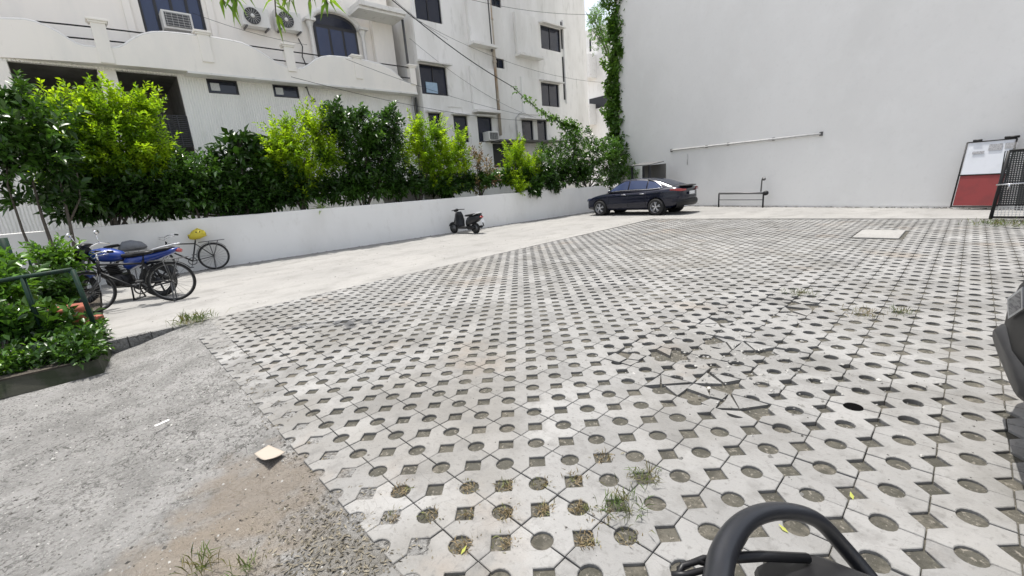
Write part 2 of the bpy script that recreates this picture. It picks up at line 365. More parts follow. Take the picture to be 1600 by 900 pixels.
# worn slab at the near left
def slz(x, y):
    t = max(0, min(1, (.75-y)/1.1)); s_ = max(0, min(1, (-x-1.5)/4.5)); t = t*t*(3-2*t)
    z = -.004-.17*t*s_ + .006*n2(x, y, 2.2)+.005*n2(x, y, 7, 2)+.0025*n2(x, y, 25, 5)
    d = math.hypot(x+2.4, y-.3)
    if d < .8: z -= .012*(1-d/.8)
    return min(z, -.002)
def edge(x): return (.62 if x > -2.5 else (.72 if x > -4.0 else .86)) + .06*n2(x, 0, 3)+.05*n2(x, 4, 9) + .02
sl_o = grid('worn_slab', slab_m, -7.09, -1.0, -3.5, .90, .025, slz, keep=lambda x, y: (y < yn(x)+.17+.04*n2(x, 0, 9)) and x < -1.28+.06*n2(y, x, 5)-.35*max(0, .5-y) and x > xl(y)-.0)
tag(sl_o, kind='structure')
# earth showing through the worn slab: mask by distance, added as its own colour of the slab
N = slab_m.node_tree.nodes; L = slab_m.node_tree.links; pb = N['Principled BSDF']; old = pb.inputs['Base Color'].links[0].from_socket
geo = N.new('ShaderNodeNewGeometry'); prev = old
for (cx, cy, rx, ry, colr) in ((-2.39, .30, .64, .46, (.185, .155, .122)), (-1.62, .40, .28, .3, (.16, .15, .13)), (-2.1, -.07, .52, .42, (.21, .178, .14))):
    sb = N.new('ShaderNodeVectorMath'); sb.operation = 'SUBTRACT'; sb.inputs[1].default_value = (cx, cy, 0); L.new(geo.outputs['Position'], sb.inputs[0])
    ml = N.new('ShaderNodeVectorMath'); ml.operation = 'MULTIPLY'; ml.inputs[1].default_value = (1/rx, 1/ry, 0); L.new(sb.outputs[0], ml.inputs[0])
    ln = N.new('ShaderNodeVectorMath'); ln.operation = 'LENGTH'; L.new(ml.outputs[0], ln.inputs[0])
    nz = N.new('ShaderNodeTexNoise'); nz.inputs['Scale'].default_value = 6; nz.inputs['Detail'].default_value = 6; L.new(geo.outputs['Position'], nz.inputs['Vector'])
    ad = N.new('ShaderNodeMath'); ad.operation = 'MULTIPLY_ADD'; ad.inputs[1].default_value = 1.6; L.new(nz.outputs['Fac'], ad.inputs[0]); L.new(ln.outputs['Value'], ad.inputs[2])
    mr = N.new('ShaderNodeMapRange'); mr.inputs[1].default_value = 1.75; mr.inputs[2].default_value = 1.25; mr.inputs[4].default_value = .75; L.new(ad.outputs[0], mr.inputs[0])
    mx = N.new('ShaderNodeMix'); mx.data_type = 'RGBA'; L.new(mr.outputs[0], mx.inputs[0]); L.new(prev, mx.inputs[6]); mx.inputs[7].default_value = (*colr, 1); prev = mx.outputs[2]
L.new(prev, pb.inputs['Base Color'])
tag(MB().add([(-900, 900, -.02), (900, 900, -.02), (900, 24, -.02), (-900, 24, -.02)], [(0, 1, 2, 3)]).build('far_ground', far_m, normals=False), kind='structure')

# ---------------------------------------------------------------- low boundary wall
t = thing('boundary_wall', 'low whitewashed boundary wall along the concrete strip, in front of the shrubs', 'wall', (W0[0], W0[1], 0), -WA)
b = MB(); HL = 1.25; nseg = 60; y0w, y1w = -8.0, 15.7
rings = []
for k in range(nseg+1):
    y = y0w+(y1w-y0w)*k/nseg; h = HL+.045-.0115*y+.008*n2(y, 1, .9)+.004*n2(y, 1, 5)
    rings.append([(0, y, -.15), (0, y, h-.01), (-.01, y, h), (-.19, y, h), (-.2, y, h-.01), (-.2, y, -.15)])
b.loft(rings, smooth=False); b.build('wall', lowwall_m, t)
b = MB(); HL = 1.11
b.prism([(-.02, y1w, 0), (-.02, y1w, HL-.01), (-.02, y1w+.35, HL-.12), (-.02, y1w+.62, HL-.5), (-.02, y1w+.75, 0)], (-.16, 0, 0)); b.build('end_stub', lowwall_m, t)
# planting bed retained behind the wall
b = MB()
b.add([(-15.0, -9, 1.0), (wallx(-9)-.1, -9, 1.0), (wallx(17.2)-.1, 17.2, 1.0), (-14.4, 17.2, 1.0)], [(0, 1, 2, 3)]); tag(b.build('planting_bed', soil_m), kind='structure')
b = MB(); b.b(-15.0, -14.9, -9, 17.2, -.1, 1.0); b.b(-15, -12.0, 17.2, 17.3, -.1, 1.0); tag(b.build('bed_retaining_wall', lowwall_m), 'plain retaining wall at the back of the raised planting bed', 'wall')

# ---------------------------------------------------------------- facade helper
def facade(parent, X, Y0, Y1, Z0, Z1, rects, m, rev=.14, name='wall', back=None):
    ys = sorted({Y0, Y1, *[r[0] for r in rects], *[r[1] for r in rects]}); zs = sorted({Z0, Z1, *[r[2] for r in rects], *[r[3] for r in rects]})
    b = MB()
    for i in range(len(ys)-1):
        for j in range(len(zs)-1):
            cy, cz = (ys[i]+ys[i+1])/2, (zs[j]+zs[j+1])/2
            if any(r[0] < cy < r[1] and r[2] < cz < r[3] for r in rects): continue
            b.add([(X, ys[i], zs[j]), (X, ys[i+1], zs[j]), (X, ys[i+1], zs[j+1]), (X, ys[i], zs[j+1])], [(0, 1, 2, 3)])
    for (a, c, e, f, *_) in rects:
        x1 = X-rev
        b.add([(X, a, e), (X, c, e), (X, c, f), (X, a, f), (x1, a, e), (x1, c, e), (x1, c, f), (x1, a, f)], [(0, 4, 5, 1), (1, 5, 6, 2), (2, 6, 7, 3), (3, 7, 4, 0)])
    bx = back if back is not None else X-6
    b.add([(X, Y0, Z0), (X, Y1, Z0), (X, Y1, Z1), (X, Y0, Z1), (bx, Y0, Z0), (bx, Y1, Z0), (bx, Y1, Z1), (bx, Y0, Z1)], [(0, 4, 7, 3), (1, 2, 6, 5), (3, 7, 6, 2), (4, 5, 6, 7)])
    return b.build(name, m, parent, normals=False)
def window(parent, X, r, rev=.12, mull=1, trans=0, sill=False, panes=glass_m, fw=.05):
    a, c, e, f = r[:4]; x = X-rev
    b = MB()
    b.b(x-.03, x+.03, a, a+fw, e, f); b.b(x-.03, x+.03, c-fw, c, e, f); b.b(x-.03, x+.03, a+fw, c-fw, e, e+fw); b.b(x-.03, x+.03, a+fw, c-fw, f-fw, f)
    for k in range(mull):
        y = a+(c-a)*(k+1)/(mull+1); b.b(x-.025, x+.028, y-fw/2, y+fw/2, e+fw, f-fw)
    if trans: z = e+(f-e)*trans; b.b(x-.02, x+.024, a+fw, c-fw, z-.02, z+.02)
    w_ = b.build('window', frame_m, parent)
    p = MB(); p.b(x-.012, x-.004, a+.01, c-.01, e+.01, f-.01); p.build('pane', panes, w_)
    return w_
def rect(x0, x1, yt, yb, X):
    ym = (yt+yb)/2; a = VX(x0, ym, X); c = VX(x1, ym+(x1-x0)*.12, X)
    return [a.y, c.y, VX(x0, yb, X).z, VX(x0, yt, X).z]
def chajja(parent, X, r, over=.12, dep=.3, th=.06, m=None):
    b = MB(); z = r[3]+.03
    b.add([(X-.02, r[0]-over, z), (X+dep, r[0]-over, z-.03), (X+dep, r[1]+over, z-.03), (X-.02, r[1]+over, z), (X-.02, r[0]-over, z+th+.03), (X+dep, r[0]-over, z+th-.03), (X+dep, r[1]+over, z+th-.03), (X-.02, r[1]+over, z+th+.03)],
          [(3, 2, 1, 0), (4, 5, 6, 7), (0, 1, 5, 4), (1, 2, 6, 5), (2, 3, 7, 6), (3, 0, 4, 7)])
    return b.build('sunshade', m or trim_m, parent)

# ---------------------------------------------------------------- building with the wavy balcony
B1 = thing('apartment_building', 'cream white building with a wavy parapet balcony, arched window and recessed porch', 'building', (-17, 4, 0)); B1o = Vector((-17, 4, 0))
# children are modelled in world coordinates; shift them under their empty
def under(parent, fn):
    before = set(bpy.data.objects); r = fn(); return r
def settle(parent, off):
    for c in kids(parent): c.location = c.location-off
XL, XU, XF = -16.75, -17.5, -16.3
def fx(y): return XF if y > 2.85 else XF-.03*(2.85-y)**2
def onb(px, py, d=0):
    y = 5.
    for _ in range(8): p = VX(px, py, fx(y)+d); y = p.y
    return p
porchA = VX(292, 180, XL).y
vents = [rect(324, 373, 122, 145, XL), rect(427, 468, 131, 151, XL)]; gwin = rect(503, 533, 163, 200, XL)
porch = [-7.5, porchA, 3.05, 5.45]
facade(B1, XL, -9, 10.65, 0, 5.5, [porch]+vents+[gwin], b1rib_m, rev=.14, back=-24)
for r in vents+[gwin]: window(B1, XL, r, rev=.1, mull=0, fw=.045)
for k, r in enumerate(vents):
    dy = r[1]-r[0]; b = MB(); b.b(XL-.1, XL-.075, r[0]+dy*.12, r[0]+dy*.40, r[2]+.1, r[2]+.32); b.build('vent_cover', paper_m, B1)
# porch recess
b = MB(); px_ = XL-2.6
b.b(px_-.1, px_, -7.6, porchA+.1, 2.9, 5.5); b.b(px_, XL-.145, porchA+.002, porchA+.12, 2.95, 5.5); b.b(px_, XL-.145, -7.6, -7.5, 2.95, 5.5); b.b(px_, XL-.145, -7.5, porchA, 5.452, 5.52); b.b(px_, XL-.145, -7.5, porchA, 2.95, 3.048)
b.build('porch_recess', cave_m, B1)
b = MB(); b.b(px_+.002, px_+.05, 0.4, 2.1, 3.06, 4.5); b.build('porch_door', frame_m, B1)
for pxx in (172, 4):
    y = VX(pxx, 130, XL).y; b = MB(); b.b(XL-.30, XL-.002, y-.19, y+.19, 3.05, 5.45); b.build('porch_column', b1_m, B1, bevel=.01)
# grille
gy0, gy1 = VX(236, 205, XL).y, porchA-.02; gz0, gz1 = VX(300, 228, XL).z, VX(300, 181, XL).z
b = MB()
for k in range(17):
    z = gz0+(gz1-gz0)*k/16; b.b(XL-.09, XL-.07, gy0, gy1, z-.014, z+.014)
for k in range(5): y = gy0+(gy1-gy0)*k/4; b.b(XL-.07, XL-.04, y-.015, y+.015, gz0, gz1)
b.build('grille', frame_m, B1)
b = MB(); b.b(XL-.16, XL-.145, gy0+.35, gy1-.35, gz0, gz1-.2); b.build('grille_backing', frame_m, B1)
# first and second storey
w1 = [VX(226, 45, XU).y, VX(325, 52, XU).y, 5.65, VX(212, 0, XU).z+.5]
facade(B1, XU, -9, 10.5, 5.5, 12.5, [w1], b1_m, back=-24)
window(B1, XU, w1, rev=.12, mull=3, trans=0, fw=.07, panes=glassb_m)
for pxx in (205, 333):
    y = VX(pxx, 40, XU).y; b = MB(); b.b(XU+.002, XU+.07, y-.09, y+.09, 5.6, 9.3); b.build('pilaster', b1_m, B1, bevel=.01)
# parapet ribbon
top = [(-60, 31), (-20, 30), (0, 30), (20, 30.5), (38, 31), (55, 35), (75, 43), (92, 52), (107, 62), (120, 69), (133, 73), (145, 74), (158, 75), (172, 76), (186, 75), (197, 70), (208, 62), (222, 55), (238, 51.5), (256, 51), (280, 53), (305, 56), (330, 59), (355, 63), (378, 68), (394, 75), (408, 83), (422, 92), (436, 101), (450, 106.5), (462, 108.5), (474, 107.5), (484, 102), (494, 94), (504, 90), (516, 88.5), (535, 90), (555, 92.5), (575, 96), (595, 101), (608, 107), (620, 117), (631, 127), (641, 131), (650, 132)]
TP = [onb(*q) for q in top]
b = MB(); fr = [(p.x, p.y, p.z) for p in TP]; n = len(fr); th = .13; ZB = 5.5
TPd = []
for k in range(n-1):
    for q in range(3): TPd.append(TP[k].lerp(TP[k+1], q/3))
TPd.append(TP[-1])
rings = []
for p in TPd:
    X = fx(p.y); rings.append([(X, p.y, ZB), (X, p.y, p.z), (X-th, p.y, p.z), (X-th, p.y, ZB)])
b.loft(rings, smooth=False); b.build('balcony_parapet', b1_m, B1)
b = MB(); b.tube([(fx(p.y)-.05, p.y, p.z+.01) for p in TPd], .05, 8); b.build('parapet_coping', trim_m, B1)
b = MB(); rings = []
for p in TPd:
    X = fx(p.y)-th-.003; rings.append([(X, p.y, ZB+.003), (X, p.y, ZB+.14), (XU-.05, p.y, ZB+.14), (XU-.05, p.y, ZB+.003)])
b.loft(rings, smooth=False); b.build('balcony_floor', trim_m, B1)
b = MB(); ye = TPd[-1].y; b.b(XL+.0, XF+.03, 2.85, ye+.02, ZB-.06, ZB-.003); b.build('balcony_drip_edge', trim_m, B1)
for (pxx, pyt, wd) in ((150, 29, .30), (315, 48, .30), (449, 68, .28), (556, 86, .26), (643, 101, .26)):
    p = onb(pxx, pyt); X = fx(p.y); b = MB(); b.b(X-.2, X+.035, p.y-wd/2, p.y+wd/2, ZB+.02 if pxx < 200 else ZB+.3, p.z-.06)
    b.b(X-.25, X+.085, p.y-wd/2-.07, p.y+wd/2+.07, p.z-.06, p.z); b.b(X-.23, X+.06, p.y-wd/2-.04, p.y+wd/2+.04, p.z-.11, p.z-.06)
    b.build('balcony_post', trim_m if pxx > 1e4 else b1_m, B1, bevel=.008)
for (pxx, pyy) in ((100, 36.5), (140, 60), (400, 72), (425, 92)):
    z = onb(pxx, pyy).z
    lo, hi = (-2.2, 2.2) if pxx < 200 else (3.8, 7.4)
    b = MB(); b.tube([(fx(lo+(hi-lo)*k/8)-.06, lo+(hi-lo)*k/8, z) for k in range(9)], .022, 6); b.build('balcony_rail', rail_m, B1)
for pyy in (102, 119):
    z = onb(620, pyy).z; b = MB(); b.tube([(XF-.06, 9.0, z), (XF-.06, ye-.05, z)], .022, 6); b.build('balcony_rail', rail_m, B1)
# arched window
ay0, ay1 = VX(496, 85, XU).y, VX(562, 88, XU).y; az0 = 5.65; azs = VX(560, 50, XU).z; azt = VX(518, 22, XU).z
def archpts(y0, y1, z0, zs, zt, n=18):
    P = [(y0, z0), (y1, z0), (y1, zs)]
    for k in range(1, n): th_ = pi*k/n; P.append(((y0+y1)/2+(y1-y0)/2*cos(th_), zs+(zt-zs)*sin(th_)))
    P.append((y0, zs)); return P
P = archpts(ay0, ay1, az0, azs, azt)
b = MB(); b.prism([(XU+.004, y, z) for y, z in P], (.02, 0, 0)); wf = b.build('arched_window', frame_m, B1)
for k in range(3):
    a_ = ay0+.09+(ay1-ay0-.09)*k/3; c_ = ay0+(ay1-ay0-.09)*(k+1)/3
    b = MB(); b.b(XU+.026, XU+.034, a_, c_, az0+.1, azs-.1); b.build('pane', glassb_m, wf)
b = MB(); b.prism([(XU+.026, y, z) for y, z in archpts(ay0+.15, ay1-.15, azs+.02, azs+.05, azt-.12)], (.008, 0, 0)); b.build('pane', glass_m, wf)
Pm = archpts(ay0-.1, ay1+.1, az0, azs, azt+.12)[2:]
b = MB(); b.tube([(XU+.07, y, z) for y, z in Pm], .1, 8); b.build('arch_moulding', trim_m, B1)
for y in (ay0-.16, ay1+.18):
    b = MB(); b.lathe([(.10, 0), (.10, .1), (.075, .14), (.07, azs-az0-.22), (.10, azs-az0-.15), (.13, azs-az0-.05), (.13, azs-az0+.02), (.02, azs-az0+.02)], (XU+.15, y, az0), 'z', 12)
    b.box((XU+.15, y, azs+.05), (.36, .36, .09)); b.build('arch_column', trim_m, B1)
# projecting bay at the right and eave slab
yb0 = VX(580, 60, XU).y; zeb = VX(640, 25, XF).z
b = MB(); b.b(XU+.003, XU+.22, yb0, 10.48, 5.5, zeb); b.build('bay_wall', b1_m, B1, bevel=.01)
b = MB(); b.b(XU+.23, XF+.05, VX(560, 0, XF).y, 10.6, zeb, zeb+.16); b.b(XU+.23, XF-.05, VX(560, 0, XF).y, 10.55, zeb-.1, zeb-.002); b.build('eave_slab', trim_m, B1, bevel=.01)
for (yy, xx, z0_, z1_, rr) in ((10.56, XF-.25, 5.7, zeb-.1, .05), (10.78, XL+.12, 0, 5.4, .05), (10.6, XL+.12, 0, 5.4, .035)):
    b = MB(); b.tube([(xx, yy, z0_), (xx, yy, z1_)], rr, 8); b.build('downpipe', darkpipe_m if rr > .04 else pipe_m, B1)
b = MB(); q = VX(477, 137, XL); b.tube([(XL, q.y, q.z), (XL+.12, q.y, q.z), (XL+.15, q.y+.03, q.z-.25), (XL+.2, q.y+.12, q.z-.42)], .022, 6); b.tube([(XL+.2, q.y+.12, q.z-.40), (XL+.22, q.y+.16, q.z-.5)], .06, 8); b.build('wall_lamp', steel_m, B1)
settle(B1, B1o)

# ---------------------------------------------------------------- weathered building beside it
X2 = -16.3
B2 = thing('weathered_building', 'taller weathered white building with small dark windows and concrete sunshades', 'building', (-17, 18, 0)); B2o = Vector((-17, 18, 0))
wr = [rect(657, 699, 99, 146, X2), rect(846, 874, 128, 165, X2), rect(845, 876, 38, 75, X2), rect(648, 689, -18, 28, X2),
      rect(671, 690, 176, 215, X2), rect(710, 732, 180, 222, X2), rect(747, 770, 182, 222, X2), rect(816, 834, 187, 224, X2), rect(840, 855, 187, 225, X2),
      rect(772, 788, 90, 105, X2), rect(767, 783, -6, 8, X2)]
dark_open = rect(771, 815, 224, 262, X2)
dark_open[1] = min(dark_open[1], 18.2)
facade(B2, X2, 10.9, 22.5, 0, 14.5, wr+[dark_open], b2_m, back=-25)
for k, r in enumerate(wr): window(B2, X2, r, rev=.1, mull=(1 if k not in (4, 5, 6, 7, 8) else 0), fw=.045)
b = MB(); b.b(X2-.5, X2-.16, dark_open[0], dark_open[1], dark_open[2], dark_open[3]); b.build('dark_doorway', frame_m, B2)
for k in (0, 1, 2, 4, 5, 6): chajja(B2, X2, wr[k], dep=.22 if k > 3 else .34)
r = [wr[7][0], wr[8][1], 0, wr[7][3]]; chajja(B2, X2, r, dep=.4)
b = MB(); r = wr[0]; b.b(X2-.095, X2-.06, r[0]+.28, r[0]+.85, r[2]+.08, r[2]+.5); b.build('window_cooler_sheet', bpaper_m, B2)
# shallow projecting wall panels with slabs below
for (x0, x1, yt, yb) in ((727, 763, -40, 66), (735, 771, 104, 172), (803, 838, 20, 84), (815, 842, 120, 178)):
    r = rect(x0, x1, yt, yb, X2); d = .16 if yb != 178 else .06
    b = MB(); b.b(X2+.002, X2+d, r[0], r[1], r[2], r[3]); b.build('wall_panel', b2_m, B2, bevel=.01)
    if yb != 178:
        b = MB(); b.b(X2+.002, X2+.42, r[0]-.05, r[1]+.05, r[2]-.12, r[2]-.003); b.build('panel_slab', trim_m, B2, bevel=.008)
# downpipes
p0, p1 = VX(771, 100, X2), VX(771, 205, X2)
b = MB(); b.tube([(X2+.1, p0.y, 14.4), (X2+.1, p0.y, 3.9)], .07, 8)
for z in (5.5, 7.2, 9, 11): b.tube([(X2+.1, p0.y, z-.05), (X2+.1, p0.y, z+.05)], .095, 8)
b.build('downpipe', rust_m, B2)
b = MB(); b.tube([(X2+.14, p0.y-.16, 14.4), (X2+.14, p0.y-.16, 7.6)], .045, 8); b.build('downpipe', darkpipe_m, B2)
q = VX(806, 200, X2); b = MB(); b.tube([(X2+.06, q.y, 3.6), (X2+.06, q.y, 4.75), (X2+.2, q.y+.15, 4.95), (X2+.3, q.y+.45, 4.95)], .04, 8); b.build('vent_pipe', pipe_m, B2)
# slot screen at top right window
r = wr[2]; b = MB(); b.b(X2+.002, X2+.1, r[1]+.15, r[1]+.22, r[2]-2.6, r[3]+.5); b.build('fin', b2_m, B2)
for (za, zb_) in ((r[2]+.2, r[3]+.4), (r[2]-2.4, r[2]-.2)):
    b = MB(); b.b(X2+.001, X2+.012, r[1]+.02, r[1]+.14, za, zb_); b.build('slot', frame_m, B2)
# canopy over the doorway
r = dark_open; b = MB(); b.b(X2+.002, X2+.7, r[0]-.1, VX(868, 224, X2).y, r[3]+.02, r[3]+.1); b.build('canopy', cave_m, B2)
q = VX(790, 190, X2)
b = MB(); b.b(X2+.002, X2+.03, VX(700, 170, X2).y, VX(722, 170, X2).y, 5.05, 5.09); b.build('ledge', trim_m, B2)
b = MB(); b.b(X2-.3, X2+.1, 10.9, 22.6, 14.5, 14.7); b.build('parapet', trim_m, B2)
settle(B2, B2o)

# ---------------------------------------------------------------- big grey wall building
t = thing('rendered_gable_building', 'huge blank light grey rendered wall of the building across the yard', 'building', (B0[0], B0[1], 0), math.atan2(bdir.y, bdir.x))
Llft = -(V(969, 240, B0, BA)-Vector((B0[0], B0[1], 0))).dot(bdir)
Lrt = (Vector((1.05, bigy(1.05), 0))-Vector((B0[0], B0[1], 0))).dot(bdir)
b = MB(); nx, nz = 40, 44
x0_, x1_ = Llft*-1, Lrt
vs = []
for j in range(nz+1):
    for i in range(nx+1):
        x = x0_+(x1_-x0_)*i/nx; z = 17.0*j/nz; vs.append((x, .012*n2(x, z, .6), z))
b.add(vs, [(j*(nx+1)+i, j*(nx+1)+i+1, (j+1)*(nx+1)+i+1, (j+1)*(nx+1)+i) for j in range(nz) for i in range(nx)], True)
b.add([(x0_, 0, 0), (x0_, 9, 0), (x0_, 9, 17), (x0_, 0, 17), (x1_, 0, 0), (x1_, 9, 0), (x1_, 9, 17), (x1_, 0, 17)], [(0, 1, 2, 3), (4, 5, 6, 7), (3, 2, 6, 7), (1, 2, 6, 5)])
b.build('wall', bigwall_m, t, normals=False)
b = MB(); b.b(x0_, x1_-1.0, -.05, -.015, -.02, .06); b.build('plinth_line', trim_m, t)
def BW(px, py, off=.02): return V(px, py, B0, BA)+bnrm*off
# sloping conduit on it
a_, c_ = BW(1050, 235, .06), BW(1284, 209, .06)
t = thing('sloping_pipe', 'thin grey pipe running at a slant across the blank grey wall', 'pipe', a_)
b = MB(); b.tube([(0, 0, 0), c_-a_], .03, 8); b.build('pipe', pipe_m, t)
for k in (0.0, .3, .46, .75, 1.0):
    b = MB(); p = (c_-a_)*k; b.box(p-bnrm*.03, (.07, .07, .09 if 0 < k < 1 else .12), math.atan2(bdir.y, bdir.x)); b.build('clamp', steel_m, t)
p = BW(1075, 240, .03)-a_; b = MB(); b.tube([p, p+Vector((0, 0, -.45))], .016, 6); b.build('drip_pipe', pipe_m, t)
# low pipe stand with tap
a_, c_ = BW(1133, 306, .35), BW(1204, 305, .35)
t = thing('water_pipe_stand', 'horizontal water pipe on two short legs with a tap, by the grey wall', 'pipe', Vector((a_.x, a_.y, 0)))
a0 = Vector((a_.x, a_.y, 0)); ca = Vector((c_.x, c_.y, 0))-a0
b = MB(); b.tube([(0, 0, .52), ca+Vector((0, 0, .50))], .035, 8); b.tube([(-.0, 0, .28), ca+Vector((0, 0, .27))], .015, 6); b.build('rail', steel_m, t)
for p in (Vector((0, 0, 0)), ca*.985):
    b = MB(); b.tube([p, p+Vector((0, 0, .5))], .03, 6); b.build('leg', rail_m, t)
b = MB(); b.tube([ca*.93+Vector((0, 0, .55)), ca*.94+Vector((0, 0, .95)), ca*.96+Vector((0, 0, 1.05))], .025, 6); b.lathe([(.0, -.04), (.055, -.02), (.055, .02), (0, .04)], ca*.98+Vector((0, 0, .98)), 'y', 12); b.build('tap', steel_m, t)
b = MB(); b.lathe([(0, -.06), (.08, -.05), (.08, .05), (0, .06)], ca*1.03+Vector((0, 0, .5)), 'y', 14); b.build('valve', rail_m, t)

# ---------------------------------------------------------------- leaning board
pl, pr = G(1494, 325), G(1553, 323)
dd = Vector(bdir); Lb = .80
base_ = Vector((pl.x, pl.y, 0)); base_ = Vector((pl.x+.03, bigy(pl.x+.03), 0))+bnrm*.42
t = thing('leaning_sheet_panel', 'framed metal sheet, white above and dark red below, leaning on the grey wall', 'panel', base_, math.atan2(bdir.y, bdir.x))
def LP(x, s, o=0):   # s along the slope, o in front
    return (x+.03*s, .24*s/1.62-o, s)
wd = .82
b = MB(); b.prism([LP(.03, .10), LP(wd-.03, .10), LP(wd-.03, .82), LP(.03, .82)], (0, .02, 0)); b.build('red_sheet', boardred_m, t)
b = MB(); b.prism([LP(.03, .82), LP(wd-.03, .82), LP(wd-.03, 1.56), LP(.03, 1.56)], (0, .02, 0)); b.build('white_sheet', boardwhite_m, t)
b = MB()
for (p, q) in (((0, .06), (0, 1.58)), ((wd, .06), (wd, 1.58)), ((0, 1.58), (wd, 1.58)), ((0, .08), (wd, .08)), ((0, .82), (wd, .82))):
    b.tube([LP(*p), LP(*q)], .018, 4)
b.tube([LP(.1, 1.61), LP(.25, 1.61)], .03, 5); b.tube([LP(.62, 1.62), LP(.85, 1.62)], .03, 5); b.build('frame', rail_m, t)
for (x0, x1, s0, s1) in ((.40, .62, 1.36, 1.50), (.66, .86, 1.38, 1.50), (.14, .34, 1.30, 1.36)):
    b = MB(); b.prism([LP(x0, s0, .012), LP(x1, s0, .012), LP(x1, s1, .012), LP(x0, s1, .012)], (0, .004, 0)); b.build('notice', notice_m, t)

# ---------------------------------------------------------------- gate, pillar
g0 = G(1547, 344); gd = Vector((1, -.09, 0)).normalized()
t = thing('steel_gate', 'open dark steel mesh gate at the right end of the yard', 'gate', (g0.x, g0.y, 0), math.atan2(gd.y, gd.x))
GW, GH = 2.4, 1.34
b = MB()
for (p, q, r) in (((0, .02), (.09, GH), .03), ((.09, GH), (GW, GH), .022), ((0.01, .06), (GW, .06), .022), ((.02, .30), (GW, .30), .016), ((GW, .02), (GW, GH), .03), ((.02, .72), (GW, .72), .012)):
    b.tube([(p[0], 0, p[1]), (q[0], 0, q[1])], r, 6)
b.build('frame', rail_m, t)
b = MB()
for k in range(70): x = .03+k*(GW-.06)/70; b.b(x, x+.016, -.006, .006, .30, GH)
for k in range(26): z = .30+(GH-.3)*k/26; b.b(.06, GW, .008, .02, z, z+.016)
b.build('mesh_panel', mesh_m, t)
b = MB()
for k in range(48): x = .03+k*(GW-.06)/48; b.b(x, x+.01, -.006, .006, .07, .30)
for k in range(6): z = .07+.23*k/6; b.b(.02, GW, -.004, .006, z, z+.008)
b.build('lower_grid', ac_m, t)
b = MB(); b.tube([(.0, -.05, .70), (.38, -.05, .72)], .014, 6); b.tube([(.18, -.05, .72), (.16, -.05, .60)], .014, 6); b.build('bolt', chrome_m, t)
pp = Vector((.92, bigy(.92), 0))+bnrm*.35
t = thing('gate_pillar', 'slim dark grey steel gate pillar with a bracket on top', 'pillar', pp)
b = MB(); b.b(-.06, .06, -.06, .06, 0, 2.62); b.build('post', mat('grey_steel_post', (.09, .088, .085), .6, [(8, 4, (.1, .09, .08), .5, .7, .6)]), t, bevel=.006)
b = MB(); b.b(-.12, .9, -.10, .1, 2.58, 2.72); b.build('bracket', steel_m, t, bevel=.006)

# ---------------------------------------------------------------- far buildings in the gap
def farbuilding(name, label, px0, px1, pyt, Y, m, wins, balc):
    a, c = V(px0, 150, (0, Y), pi/2), V(px1, 150, (0, Y), pi/2); z = V(px0, pyt, (0, Y), pi/2).z
    t = thing(name, label, 'building', ((a.x+c.x)/2, Y, 0), 0)
    ox = (a.x+c.x)/2; b = MB(); b.b(a.x-ox, c.x-ox, 0, 8, 0, z); b.build('wall', m, t)
    for (x0, y0, x1, y1) in wins:
        p, q = V(x0, y0, (0, Y), pi/2), V(x1, y1, (0, Y), pi/2); b = MB(); b.b(p.x-ox, q.x-ox, -.03, .02, q.z, p.z); b.build('window', frame_m, t)
    for (x0, y0, x1, y1) in balc:
        p, q = V(x0, y0, (0, Y), pi/2), V(x1, y1, (0, Y), pi/2); b = MB(); b.b(p.x-ox, q.x-ox, -1.0, -.003, q.z, p.z); b.build('balcony', trim_m, t)
    return t
farbuilding('far_building', 'pale distant building seen in the gap behind the vine, dark awning across it', 905, 946, 52, 36, b2_m, [(921, 62, 924, 80), (921, 155, 953, 165), (926, 100, 931, 118)], [(918, 90, 932, 122), (918, 166, 932, 195)])
farbuilding('far_building', 'cream distant building seen just left of the vine covered corner', 930, 975, 76, 42, b1_m, [(940, 84, 946, 100), (938, 112, 944, 130)], [(934, 176, 956, 190)])
# right-hand neighbour seen past the pillar
t = thing('neighbour_house', 'pale house beyond the gate at the far right edge', 'building', (5.5, 27, 0)); b = MB(); b.b(-3.2, 4, 0, 6, 0, 5); b.build('wall', b1_m, t)
b = MB(); b.b(-3.0, -.5, -.03, .02, .1, 2.4); b.build('doorway', frame_m, t)

# ---------------------------------------------------------------- AC units
def outdoor_ac(name, label, px, py, W, H, group):
    p = VX(px, py, XU); t = thing(name, label, 'air conditioner', p+Vector((.05, 0, 0)), 0, group)
    b = MB(); b.b(0, .32, -W/2, W/2, 0, H); b.build('casing', ac_m, t, bevel=.02)
    b = MB(); b.lathe([(0.0, 0), (.235, .0), (.25, .01), (.25, .03), (.235, .03)], (.325, -.1, H/2), 'x', 24); fan = b.build('fan_guard', acg_m, t)
    b = MB(); b.lathe([(0, .035), (.06, .035), (.06, .05), (0, .052)], (.325, -.1, H/2), 'x', 14)
    for k in range(16): th_ = 2*pi*k/16; b.tube([(.357, -.1, H/2), (.357, -.1+.24*cos(th_), H/2+.24*sin(th_))], .004, 4)
    b.build('guard_wires', ac_m, fan)
    for y_ in (-W/2+.1, W/2-.1): b = MB(); b.b(-.05, .38, y_-.02, y_+.02, -.05, -.003); b.build('bracket', steel_m, t)
    return t
ga = 'air conditioner units on the building fronts'
outdoor_ac('outdoor_air_conditioner', 'white outdoor air conditioner with a big round fan, left of the pair above the balcony', 398, 47, .85, .60, ga)
outdoor_ac('outdoor_air_conditioner', 'grey outdoor air conditioner with dark fan, right of the pair above the balcony', 449, 52, .85, .60, ga)
